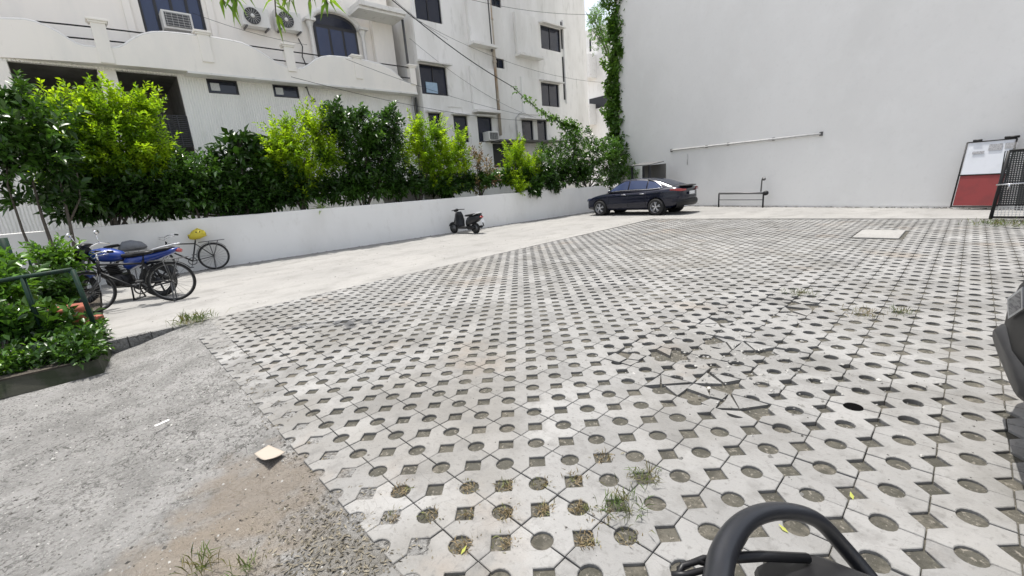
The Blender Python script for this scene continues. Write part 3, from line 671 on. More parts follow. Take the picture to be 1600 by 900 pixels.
b = MB(); pq = VX(466, 60, XU+.1); b.tube([pq, pq+Vector((0, .1, -.25)), pq+Vector((.02, .02, -.6)), pq+Vector((0, .15, -1.0))], .02, 6); tag(b.build('coolant_hose', rail_m), 'dark hose dangling from the right outdoor air conditioner', 'hose')
def window_ac(label, p, W, H):
    t = thing('window_air_conditioner', label, 'air conditioner', p, 0, ga)
    b = MB(); b.b(-.1, .35, -W/2, W/2, 0, H); b.build('casing', ac_m, t, bevel=.015)
    b = MB(); b.b(.352, .37, -W/2+.06, W/2-.06, .06, H-.06); g = b.build('grille', acg_m, t)
    b = MB()
    for k in range(6): z = .08+(H-.16)*k/5; b.b(.371, .376, -W/2+.07, W/2-.07, z, z+.006)
    for k in range(5): y = -W/2+.1+(W-.2)*k/4; b.b(.371, .376, y, y+.006, .07, H-.07)
    b.build('grille_bars', ac_m, g)
window_ac('boxy window air conditioner with white rim in the large blue window behind the balcony', VX(279, 52, XU), .75, .5)
window_ac('small window air conditioner jutting from a lower window of the weathered building', VX(765, 221, X2), .62, .42)

# ---------------------------------------------------------------- foliage
def leafmesh(name, m, P, D, Ln, Wd, parent=None, fold=.25, droop=.15, off=Vector((0, 0, 0))):
    P = np.asarray(P, float)-np.array(off); D = np.asarray(D, float); n = len(P)
    D = D/np.linalg.norm(D, axis=1)[:, None]
    R_ = rng.normal(size=(n, 3))*.55+np.array([0, 0, 1.0]); S = np.cross(D, R_); S /= np.maximum(np.linalg.norm(S, axis=1), 1e-6)[:, None]; U = np.cross(S, D)
    Ln = (np.ones(n)*Ln)[:, None]; Wd = (np.ones(n)*Wd)[:, None]
    mid = P+D*Ln*.48; tip = P+D*Ln-np.array([0, 0, 1])*Ln*droop
    v = np.stack([P, mid-S*Wd*.5+U*Wd*fold, mid-U*Wd*.06, mid+S*Wd*.5+U*Wd*fold, tip], 1).reshape(-1, 3)
    q = np.arange(n)[:, None]*5
    f = np.concatenate([q+[0, 2, 1], q+[1, 2, 4], q+[0, 3, 2], q+[2, 3, 4]], 1).reshape(-1, 3)
    me = bpy.data.meshes.new(name); me.vertices.add(len(v)); me.vertices.foreach_set('co', v.ravel())
    me.loops.add(f.size); me.loops.foreach_set('vertex_index', f.ravel().astype(np.int32))
    me.polygons.add(len(f)); me.polygons.foreach_set('loop_start', np.arange(0, f.size, 3, dtype=np.int32)); me.polygons.foreach_set('loop_total', np.full(len(f), 3, dtype=np.int32))
    me.update(); me.validate(); me.materials.append(m)
    o = bpy.data.objects.new(name, me); C.objects.link(o)
    if parent: o.parent = parent
    return o
KIND = dict(lime=(lime_m, .125, .052, 17, .34, .7), dark=(dark_m, .18, .085, 10, .18, .3), gloss=(gloss_m, .17, .078, 10, .16, .2), mid=(mid_m, .13, .05, 10, .2, .3),
            big=(dark_m, .34, .13, 7, .12, .1), red=(red_m, .16, .05, 8, .18, .5), vine=(vine_m, .15, .12, 6, .25, -.2), strap=(mid_m, .42, .035, 14, .04, .5))
def sprays(blobs, n, kind, surf=.55):
    n = int(n*1.12)
    m, L_, W_, per, sl_, up = KIND[kind]
    vol = np.array([bl[1][0]*bl[1][1]*bl[1][2] for bl in blobs])**.8; pr_ = vol/vol.sum()
    P = []; D = []
    idx = rng.choice(len(blobs), n, p=pr_)
    for i in idx:
        c, r = blobs[i]
        d = rng.normal(size=3); d /= np.linalg.norm(d)
        lump = 1+.28*noise.noise(Vector((d[0]*2.2+i*5, d[1]*2.2, d[2]*2.2)))+.12*noise.noise(Vector((d[0]*6, d[1]*6+i, d[2]*6)))
        rr = rng.uniform(0, 1)**surf*lump
        shoot = rng.uniform() < .13 and kind not in ('vine',)
        if shoot: rr = rng.uniform(.95, 1.12); d = d*np.array([1, 1, .6])+np.array([0, 0, rng.uniform(.2, .9)]); d /= np.linalg.norm(d)
        o = np.array(c)+d*np.array(r)*rr
        ax = d*1.0+np.array([0, 0, up+(.8 if shoot else 0)])+rng.normal(size=3)*.35; ax /= np.linalg.norm(ax)
        k = int(per*rng.uniform(.7, 1.2)*(1.5 if shoot else 1)); ts = np.linspace(0, 1, k)
        a = rng.uniform(0, 6.28)
        p1 = np.cross(ax, [.3, .2, .9]); p1 /= np.linalg.norm(p1); p2 = np.cross(ax, p1)
        for j, t_ in enumerate(ts):
            th_ = a+j*2.4
            P.append(o+ax*(t_-.5)*sl_*(1.9 if shoot else 1)); D.append(ax*(.55+.5*t_)+(p1*cos(th_)+p2*sin(th_))*.9)
    P = np.array(P); D = np.array(D); s_ = rng.uniform(.65, 1.25, len(P))
    return m, P, D, L_*s_, W_*s_
def plant(name, label, cat, base, blobs, n, kind, extra=None, trunk_r=.035, trunks=3, group=None, fruit=None):
    t = thing(name, label, cat, base, 0, group); off = Vector(base)
    m, P, D, Ls, Ws = sprays(blobs, n, kind)
    leafmesh('crown', m, P, D, Ls, Ws, t, off=off)
    if extra:
        m, P, D, Ls, Ws = sprays(extra[0], extra[1], extra[2]); leafmesh('crown', m, P, D, Ls, Ws, t, off=off)
    b = MB()
    allb = sorted(blobs, key=lambda q: -q[1][0])[:max(trunks, 1)+3]
    for k, (c, r) in enumerate(allb):
        c = Vector(c)-off; s0 = Vector((random.uniform(-.12, .12), random.uniform(-.12, .12), 0)); m1 = s0.lerp(c, .5)+Vector((random.uniform(-.1, .1), random.uniform(-.1, .1), .05))
        m0 = s0.lerp(m1, .5)+Vector((random.uniform(-.05, .05), random.uniform(-.05, .05), .03))
        b.tube([s0, m0, m1, c], [trunk_r, trunk_r*.8, trunk_r*.6, trunk_r*.3], 6)
        for q in range(4):
            e_ = c+Vector((random.uniform(-1, 1)*r[0], random.uniform(-1, 1)*r[1], random.uniform(-.2, 1)*r[2]))*.8
            b.tube([m1.lerp(c, random.uniform(0, .9)), (m1+c)/2*.3+(c+e_)/2*.7, e_], [trunk_r*.35, trunk_r*.25, trunk_r*.12], 4)
    b.build('trunk', bark_m, t)
    return t
def BL(px, py, rx, ry, off=-.45, dp=.5, xs=None):
    # blob measured in the photo, standing on the bed behind the wall (off = metres behind the wall face)
    c = V(px, py, (W0[0]+off, W0[1]), WA); k = depth(c)/FPX
    # facing the lens at about 45 degrees: the along-wall radius is larger than seen
    return ((c.x, c.y, c.z), (max(.2, dp), rx*k*1.15, ry*k*1.02))
def bedpos(px, off=-.5, z=1.0):
    c = V(px, 330, (W0[0]+off, W0[1]), WA); return (c.x, c.y, z)
SH = 'shrubs growing behind the low wall'
# near tree, slim glossy, rooted in front of the wall
tb = Vector((-12.72, -.71, 0))
t = thing('slender_tree', 'slender tree with glossy dark leaves and bare stems in front of the wall, far left', 'tree', tb)
bl = [BL(30, 150, 22, 22, .9, .45), BL(12, 200, 22, 40, .9, .5), BL(60, 205, 40, 45, .9, .6), BL(14, 262, 18, 34, .9, .45), BL(85, 262, 30, 36, .9, .5), BL(50, 318, 30, 16, .9, .4), BL(105, 310, 18, 18, .9, .35), BL(-30, 230, 30, 60, .9, .6)]
m, P, D, Ls, Ws = sprays(bl, 150, 'dark', .7); leafmesh('crown', m, P, D, Ls*1.15, Ws*1.1, t, off=tb)
m, P, D, Ls, Ws = sprays(bl, 60, 'gloss', .7); leafmesh('crown', m, P, D, Ls*1.15, Ws*1.1, t, off=tb)
b = MB()
for (qs, r0) in ((((128, 440), (118, 395), (108, 345), (95, 290), (70, 215)), .05), (((100, 430), (80, 380), (66, 340), (50, 280), (32, 160)), .045), (((60, 420), (35, 360), (12, 290), (8, 220)), .03), (((110, 345), (125, 310), (120, 270)), .02)):
    pts = [V(x, y, (W0[0]+.9, W0[1]), WA) for x, y in qs]
    if qs[0][1] > 400: pts = [Vector((pts[0].x, pts[0].y, 0))]+pts
    b.tube([p-tb for p in pts], [r0*(1-.15*k) for k in range(len(pts))], 7)
b.build('trunk', bark_m, t)
plant('lime_shrub', 'tall arching shrub with bright lime yellow foliage, largest, left of the porch grille', 'shrub', bedpos(175, -.4),
      [BL(150, 175, 34, 26), BL(205, 190, 38, 32), BL(110, 205, 36, 34), BL(175, 235, 60, 45, dp=.7), BL(245, 250, 24, 36), BL(85, 170, 22, 16), BL(143, 145, 12, 18, dp=.25), BL(225, 165, 22, 14, dp=.3), BL(125, 265, 40, 30), BL(215, 275, 35, 22)], 760, 'lime', ([BL(150, 270, 55, 34), BL(210, 265, 50, 30), BL(120, 240, 30, 30), BL(170, 235, 50, 30)], 230, 'mid'), group=SH)  # darker mid green sprays low down paint in the shrub's self shade
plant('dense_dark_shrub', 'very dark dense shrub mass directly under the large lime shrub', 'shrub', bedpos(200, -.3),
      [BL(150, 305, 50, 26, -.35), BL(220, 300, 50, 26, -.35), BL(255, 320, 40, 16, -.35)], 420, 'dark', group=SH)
plant('glossy_shrub', 'glossy leaved shrub with small pale glinting leaves beside the large lime shrub', 'shrub', bedpos(310, -.35),
      [BL(300, 270, 38, 26), BL(335, 265, 26, 22), BL(290, 305, 38, 26), BL(335, 305, 34, 28)], 330, 'gloss', group=SH)
plant('broad_leaf_shrub', 'shrub with large hand shaped dark leaves, its top leaf against the ribbed wall', 'shrub', bedpos(385, -.4),
      [BL(375, 240, 22, 20, dp=.3), BL(372, 218, 8, 5, dp=.12), BL(405, 245, 18, 18, dp=.3)], 46, 'big', ([BL(385, 285, 42, 38), BL(365, 310, 34, 26), BL(410, 312, 30, 24)], 300, 'dark'), group=SH)
plant('lime_shrub', 'feathery lime green shrub in the middle of the row with two pale plumes', 'shrub', bedpos(470, -.4),
      [BL(447, 220, 22, 30), BL(492, 205, 18, 30, dp=.35), BL(430, 245, 22, 24), BL(475, 255, 42, 34), BL(510, 240, 16, 24), BL(445, 195, 6, 14, dp=.2), BL(470, 290, 30, 20)], 520, 'lime', ([BL(460, 300, 42, 20), BL(440, 280, 30, 20)], 160, 'dark'), group=SH)  # dark sprays at the foot stand in for the shrub's own shade
plant('dark_shrub', 'tall dark glossy shrub in the middle of the row, blocking a small window', 'shrub', bedpos(570, -.4),
      [BL(533, 200, 22, 34), BL(575, 215, 24, 34), BL(612, 205, 16, 30, dp=.35), BL(560, 255, 42, 34), BL(605, 255, 26, 34), BL(565, 292, 42, 24), BL(520, 180, 8, 14, dp=.2)], 470, 'dark', ([BL(533, 195, 20, 30), BL(575, 205, 22, 30), BL(612, 195, 16, 26, dp=.35)], 130, 'gloss'), group=SH)  # lighter glossy sprays on the upper crown paint in its highlights
plant('lime_shrub', 'lime green shrub right of the tall dark shrub, over the small shed roof', 'shrub', bedpos(655, -.4),
      [BL(652, 205, 11, 20, dp=.3), BL(658, 235, 18, 24, dp=.35), BL(634, 240, 9, 26, dp=.25), BL(672, 260, 14, 20, dp=.3)], 210, 'lime', group=SH)
plant('lime_shrub', 'upright bright lime shrub in front of the lower windows of the weathered building', 'shrub', bedpos(705, -.4),
      [BL(683, 212, 12, 22, dp=.3), BL(722, 222, 9, 18, dp=.3), BL(700, 250, 28, 30), BL(728, 270, 12, 26, dp=.3), BL(690, 285, 24, 14)], 330, 'lime', ([BL(705, 296, 34, 10), BL(690, 290, 30, 10)], 90, 'dark'), group=SH)  # dark lower leaves: self shade put into leaf colour
plant('reddish_shrub', 'thin shrub with reddish brown leaves between two lime shrubs', 'shrub', bedpos(757, -.4),
      [BL(748, 250, 10, 16, dp=.3), BL(765, 275, 16, 18, dp=.35), BL(745, 290, 12, 10, dp=.3)], 95, 'red', group=SH)
plant('lime_shrub', 'small rounded lime shrub spilling towards the wall top, nearest the dark thicket', 'shrub', bedpos(812, -.3),
      [BL(805, 245, 14, 20, dp=.35), BL(825, 262, 22, 20, dp=.4), BL(798, 275, 16, 18, dp=.35), BL(812, 290, 10, 14, -.0, .2)], 260, 'lime', group=SH)
plant('thicket', 'big dark green thicket in the corner behind the car, below the vine', 'shrub', bedpos(920, -.5),
      [BL(850, 262, 22, 30), BL(885, 240, 30, 30), BL(925, 245, 36, 34), BL(960, 245, 26, 28), BL(905, 275, 50, 22), BL(985, 262, 18, 18, dp=.35), BL(900, 212, 20, 12, dp=.35), BL(955, 280, 26, 14)], 520, 'gloss', ([BL(905, 240, 45, 30), BL(950, 245, 40, 28), BL(860, 255, 24, 26)], 260, 'mid'), group=SH)
plant('hanging_creeper', 'clump of leaves hanging over the wall top left of the parked car', 'creeper', bedpos(840, -.1, 1.2),
      [BL(836, 292, 12, 12, .08, .16), BL(858, 285, 14, 10, .06, .16), BL(868, 295, 5, 8, .06, .12)], 110, 'dark', trunks=1, trunk_r=.015, group=SH)
plant('corner_creeper', 'creeper trailing down the end of the wall in front of the car bonnet', 'creeper', bedpos(985, .1, 0),
      [BL(985, 270, 8, 14, .15, .3), BL(995, 285, 7, 12, .3, .25), BL(1008, 272, 12, 4, .25, .3), BL(1000, 300, 6, 8, .45, .2)], 90, 'mid', trunks=1, trunk_r=.02, group=SH)
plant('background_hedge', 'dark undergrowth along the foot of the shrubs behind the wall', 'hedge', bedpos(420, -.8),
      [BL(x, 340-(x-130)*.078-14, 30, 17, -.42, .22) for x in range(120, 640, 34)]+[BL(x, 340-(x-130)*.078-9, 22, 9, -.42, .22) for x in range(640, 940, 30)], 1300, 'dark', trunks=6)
# agave-like strap plant on the wall top
p = V(500, 318, (W0[0]-.2, W0[1]), WA); p.z = 1.1
t = thing('spiky_plant', 'pale spiky strap leaved plant on the bed above the middle of the wall', 'plant', p)
n = 26; th_ = rng.uniform(0, 6.28, n); el = rng.uniform(.3, 1.3, n)
leafmesh('leaves', mat('pale_strap_leaf', (.22, .30, .10), .4, island=.4, transl=.3), np.zeros((n, 3)), np.stack([cos_ for cos_ in (np.cos(th_)*np.cos(el), np.sin(th_)*np.cos(el), np.sin(el))], 1), rng.uniform(.35, .6, n), .05, t, droop=.35)
# vine up the corner of the big wall
vb = Vector(V(967, 318, B0, BA)); vb.z = 0
t = thing('climbing_vine', 'thick green vine climbing the full height of the big wall corner', 'vine', vb+bnrm*.2)
vo = Vector(t.location); P = []; D = []
pts = []
for k in range(200):
    z = 1.2+k*.075; 
    if z > 15.5: break
    q = BW(958, 100, .2); cx = vb.x+.05+.14*sin(z*.9); cy = vb.y+.15+.05*sin(z)
    wd_ = .38+.12*noise.noise(Vector((z*.7, 0, 0)))+(.12 if z > 6 else 0)+(.25*max(0, 3-z))
    for j in range(4): pts.append((cx+random.gauss(0, 1)*wd_*.62, cy+random.gauss(0, .16)-.1, z+random.uniform(-.1, .1)))
bl = [(p, (.12, .12, .12)) for p in pts]
m, P, D, Ls, Ws = sprays(bl, 2600, 'vine', .6); leafmesh('leaves', m, P, D, Ls*1.15, Ws*1.1, t, off=vo)
b = MB(); 
for q in range(4):
    b.tube([(Vector((vb.x+.05+.14*sin(z*.9)+.1*q-.15, vb.y+.1, z))-vo) for z in np.arange(0, 15, .6)], .035, 6)
b.build('stem', bark_m, t)
for (px, py, n_) in ((985, 35, 14), (984, 25, 10)):
    pass
# vine along the slanting cable
cA, cB, cC = VX(608, -4, -12), V(800, 135, (-12.9, 14), 0), V(900, 200, (-12.5, 18), 0)
t = thing('cable_vine', 'slanting black cable with a leafy vine wrapped round its lower end', 'vine', cC)
cpts = [cA.lerp(cB, k/8)+Vector((0, 0, -.15*sin(pi*k/8))) for k in range(8)]+[cB.lerp(cC, k/6)+Vector((0, 0, -.25*sin(pi*k/6))) for k in range(7)]
b = MB(); b.tube([p-cC for p in cpts], .016, 5); b.build('cable', rail_m, t)
P = []
for k in range(8, 14):
    for q in range(12):
        p = cpts[k].lerp(cpts[k+1], random.random()); P.append((tuple(p), (.05+.028*(k-8), .07, .05+.04*(k-8))))
m, P, D, Ls, Ws = sprays(P, 120, 'vine', .8); leafmesh('leaves', m, P, D, Ls*.8, Ws*.8, t, off=cC)
# overhead branch
random.seed(21); rng = np.random.default_rng(21)
bo = Vector(ray(430, -60)*5.2)+Vector((0, 0, CAMH))
t = thing('hanging_branch', 'leafy branch tips with long narrow leaves hanging in from above at the top left', 'branch', bo)
P = []; D = []
b = MB()
for (x0, y0, x1, y1, k) in ((330, -40, 352, 6, 6), (350, -30, 368, 2, 6), (428, -30, 431, 26, 8), (455, -25, 452, 6, 6), (480, -40, 485, 2, 7), (500, -30, 512, 6, 9), (365, -40, 372, -4, 5)):
    a_ = Vector(ray(x0, y0)*5.1)+Vector((0, 0, CAMH)); e_ = Vector(ray(x1, y1)*5.0)+Vector((0, 0, CAMH))
    b.tube([Vector((0, 0, .4)), (a_-bo), (e_-bo)], [.02, .012, .006], 5)
    for j in range(k):
        p = a_.lerp(e_, .2+.8*j/k); P.append(p); d = (e_-a_).normalized()+Vector((random.gauss(0, .8), random.gauss(0, .8), random.uniform(-.5, .2))); D.append(d)
leafmesh('leaves', mat('fresh_leaf', (.16, .27, .025), .35, [(4, 3, (.08, .17, .02), .45, .6, .8)], island=.3, transl=.45), P, D, rng.uniform(.17, .28, len(P)), rng.uniform(.04, .06, len(P)), t, off=bo, droop=.3)
b.tube([(0, 0, .4), (-.15, .1, 1.6), (-.2, .15, 3.2)], [.03, .05, .07], 6)
b.build('stem', bark_m, t)
# far tree tops in the gap
c = Vector(ray(938, 45)*30)+Vector((0, 0, CAMH)); k = 30/FPX
plant('far_tree', 'soft green tree crown far behind, in the gap left of the vine', 'tree', (c.x, c.y+8, 0), [((c.x, c.y, c.z), (.9, .9, 1.6)), ((c.x+.8, c.y, c.z-.6), (.9, .9, 1.2)), ((c.x-.5, c.y, c.z+.8), (.6, .6, .8))], 420, 'mid', trunk_r=.12)
# dark greenery past the gate
plant('gate_hedge', 'dark hedge standing beyond the steel gate', 'hedge', (3.0, 17.0, 0), [((1.9, 17.0, .9), (.6, .7, .9)), ((3.2, 17.2, 1.0), (.8, .7, 1.0)), ((5, 18, 1), (.9, .8, 1.0))], 260, 'dark')

# small shed in the corner behind the car
sp = V(1020, 290, (-11.6, 18.0), BA)
t = thing('lean_to_shed', 'small dark shed with a sloping grey sheet roof behind the parked car', 'shed', (sp.x, sp.y, 0), math.atan2(bdir.y, bdir.x))
b = MB(); b.prism([(-.95, -.4, 1.86), (.22, -.4, 1.82), (.22, .4, 1.92), (-.95, .4, 1.96)], (0, 0, .03)); b.build('roof', steel_m, t)
b = MB()
for x in (-.9, -.2, .16): b.b(x-.035, x+.035, -.36, -.29, 0, 1.82)
b.build('posts', frame_m, t)
b = MB(); b.b(-.9, .4, .3, .35, 0, 1.84); b.build('back_wall', mat('grimy_board', (.12, .115, .105), .9), t)
# shelter among the shrubs
sp = V(655, 282, (W0[0]-1.0, W0[1]), WA)
t = thing('garden_shelter', 'small shelter with a thin flat roof half hidden between the dark shrub and lime shrubs', 'shelter', (sp.x, sp.y, 1.0))
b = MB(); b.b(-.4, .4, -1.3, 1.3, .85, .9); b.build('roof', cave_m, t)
for y in (-1.1, -.1, .9): b = MB(); b.b(.2, .28, y-.05, y+.05, 0, .85); b.build('post', trim_m if y == -.1 else frame_m, t)
b = MB(); b.b(-.38, -.33, -1.3, 1.3, -.3, .85); b.build('back_wall', b2_m, t)

# ---------------------------------------------------------------- near-left planter
z0 = -.12
kp = [Vector((-6.95, .08, 0)), Vector((-6.02, -.02, 0)), Vector((-6.12, -.7, 0)), Vector((-6.3, -2.6, 0))]
b = MB(); quadstrip(b, [(-13.3, -.29), (-7.29, -.29), (-6.40, -.39), (-6.45, -1.08), (-6.7, -3.6), (-13.3, -3.6)], -.0, -.3)
tag(b.build('planter_bed', soil_m), kind='structure')
b = MB(); b.tube([(-7.29, -.29, -.11), (-6.41, -.38, -.11), (-6.44, -1.08, -.11), (-6.7, -3.6, -.11)], .12, 4, smooth=False); tag(b.build('planter_edge', shadow_edge_m), 'low planter edging at the near left, shadow painted into its colour', 'kerb')
gp = [Vector((-7.34, -.28, 0)), Vector((-7.71, -.80, 0)), Vector((-8.7, -2.1, 0))]
t = thing('green_railing', 'bent dark green steel railing standing in the planter bed', 'railing', gp[0])
def rl(px, py):
    a = math.atan2(-.37, -.52); return V(px, py, (-7.34, -.28), a)
r1, r2, r3 = rl(113, 421), rl(35, 433), rl(-40, 446)
b = MB(); b.tube([r1-gp[0], r2-gp[0], r3-gp[0]], .026, 6); b.build('top_rail', green_m, t)
for (a_, c_) in ((rl(157, 530), r1), (rl(73, 541), r2), (rl(0, 570), r3)):
    b = MB(); b.tube([a_-gp[0]-Vector((0, 0, .03)), c_-gp[0]], .026, 6); b.build('post', green_m, t)
b = MB(); g3 = [VX(x, y, -9.6) for x, y in ((50, 420), (44, 403), (8, 405), (-20, 408))]
t = thing('green_railing', 'second green railing further back beside the slender tree, with a thick post', 'railing', (g3[0].x, g3[0].y, 0)); go = Vector(t.location)
b.tube([p-go for p in [VX(54, 455, -9.6)]+g3], .018, 6); b.build('top_rail', green_m, t)
b = MB(); b.tube([VX(32, 455, -9.6)-go, VX(2, 372, -9.6)-go], .06, 6); b.build('post', green_m, t)
def pl_blob(px, py, dist, rx, ry):
    c = Vector(ray(px, py)*dist)+Vector((0, 0, CAMH)); k = dist/FPX
    return ((c.x, c.y, max(c.z, .02)), (rx*k, rx*k, ry*k))
def gpos(px, py): return tuple(G(px, py))
def near_plant(name, label, px, py, blobs, n, kind, strap=0, smat=None, sl=.4, sw=.04, tr=.012):
    base = Vector(gpos(px, py)); t = plant(name, label, 'plant', base, blobs, n, kind, trunk_r=tr, trunks=2)
    return t
PG = 'plants in the near left planter bed'
def strapplant(name, label, base, n, L_, W_, m, up=(.5, 1.4), tufts=1, spread=.12, group=PG, droop=.3):
    t = thing(name, label, 'plant', base, 0, group)
    th_ = rng.uniform(0, 6.28, n); el = rng.uniform(up[0], up[1], n); o = rng.normal(size=(n, 3))*spread; o[:, 2] = np.abs(o[:, 2])*.1
    leafmesh('leaves', m, o, np.stack([np.cos(th_)*np.cos(el), np.sin(th_)*np.cos(el), np.sin(el)], 1), rng.uniform(.6, 1.1, n)*L_, W_, t, droop=droop); return t
strapplant('lily_plant', 'broad strap leaved plant behind the near railing, left of the second post', G(20, 540), 60, .55, .06, mid_m, spread=.2)
strapplant('lily_plant', 'bright strap leaved plant between the two railing posts', G(62, 520), 40, .42, .05, gloss_m, spread=.15)
strapplant('tall_leafy_plant', 'bright green leafy plant beside the motorcycle front, above the railing', G(98, 478), 34, .42, .09, mid_m, up=(.3, 1.4), spread=.12)
KL = dict(KIND)
def bushy(label, px, py, blobs, n, kind, s=1, name='potted_bush', seedcol=None, group=PG):
    base = Vector(G(px, py)); t = thing(name, label, 'plant', base, 0, group)
    m, P, D, Ls, Ws = sprays(blobs, n, kind, .7); leafmesh('crown', m, P, D, Ls*s, Ws*s, t, off=base)
    b = MB()
    for (c, r) in blobs: b.tube([(0, 0, 0), (Vector(c)-base)*.5+Vector((random.gauss(0, .04), random.gauss(0, .04), 0)), Vector(c)-base], [.015, .012, .006], 5)
    b.build('stem', bark_m, t); return t
def gb(px, py, X, rx, ry):
    c = VX(px, py, X); k = depth(c)/FPX; return ((c.x, c.y, max(.05, c.z)), (rx*k, rx*k, ry*k))
bushy('light green bush against the wall behind the railing corner, right under the slender tree', 92, 470, [gb(90, 405, -10.6, 26, 18), gb(108, 415, -10.6, 16, 12), gb(75, 400, -10.6, 16, 8)], 75, 'mid', 1.1)
bushy('scraggly bush with pale bare twigs behind the railing, above the red pot', 90, 505, [gb(75, 455, -9.2, 26, 22), gb(105, 460, -9.0, 20, 22), gb(60, 480, -9, 20, 18)], 60, 'dark', .9)
bushy('yellow green bush at the left frame edge behind the railing', 5, 520, [gb(5, 415, -8.9, 20, 20), gb(12, 460, -8.6, 24, 24), gb(-20, 440, -8.8, 24, 30)], 90, 'mid', 1.1)
bushy('dark green bush low at the left frame edge inside the railing', 10, 560, [gb(10, 510, -7.9, 36, 24), gb(45, 530, -7.7, 26, 16), gb(-25, 500, -7.9, 30, 30)], 110, 'gloss', 1)
bushy('low bush between the red pot and the railing post', 110, 530, [gb(100, 512, -7.7, 24, 18), gb(125, 528, -7.3, 16, 14), gb(85, 500, -7.9, 20, 18)], 26, 'dark', .8)
# creeping ground cover that spills over the edge
bl = []
for k in range(60):
    u = random.random(); x = -7.3+u*.9; y = -.34-.1*u+random.uniform(-.12, .05)
    bl.append(((x, y, random.uniform(.0, .08)), (.10, .10, .07)))
for k in range(110):
    y = -.42-random.random()*2.6; bl.append(((-6.50-random.uniform(0, .5)-.1*abs(y), y, random.uniform(-.02, .12)), (.12, .12, .08)))
m, P, D, Ls, Ws = sprays(bl, 380, 'mid', .8); o = leafmesh('creeping_ground_cover', m, P, D, Ls*.5, Ws*.55); tag(o, 'low creeping leaves covering the front of the planter bed', 'ground cover', kind='stuff')
m, P, D, Ls, Ws = sprays(bl, 420, 'dark', .8); o = leafmesh('creeping_ground_cover', m, P, D, Ls*.5, Ws*.55); tag(o, 'darker creeping leaves at the edge of the planter bed', 'ground cover', kind='stuff')
def pot(label, p, R=.16, H=.26, m=terra_m, name='flower_pot'):
    t = thing(name, label, 'pot', p)
    b = MB(); b.lathe([(0, 0), (R*.68, 0), (R*.95, H*.85), (R*1.08, H*.85), (R*1.08, H), (R*.95, H), (R*.9, H*.86), (0, H*.85)], (0, 0, 0), 'z', 20); b.build('pot_body', m, t)
    b = MB(); b.lathe([(0, 0), (R*.9, 0)], (0, 0, H*.87), 'z', 16); b.build('soil', soil_m, t); return t
pot('red terracotta pot standing at the corner of the railing', G(120, 520)+Vector((0, 0, .0)), .19, .37)
pot('red terracotta pot half hidden by leaves left of the corner pot', G(88, 520), .17, .30)
t = thing('brick', 'loose reddish brick lying by the railing post', 'brick', G(150, 500)); b = MB(); b.box((0, 0, .035), (.22, .11, .07), .5); b.build('brick_body', terra_m, t, bevel=.006)

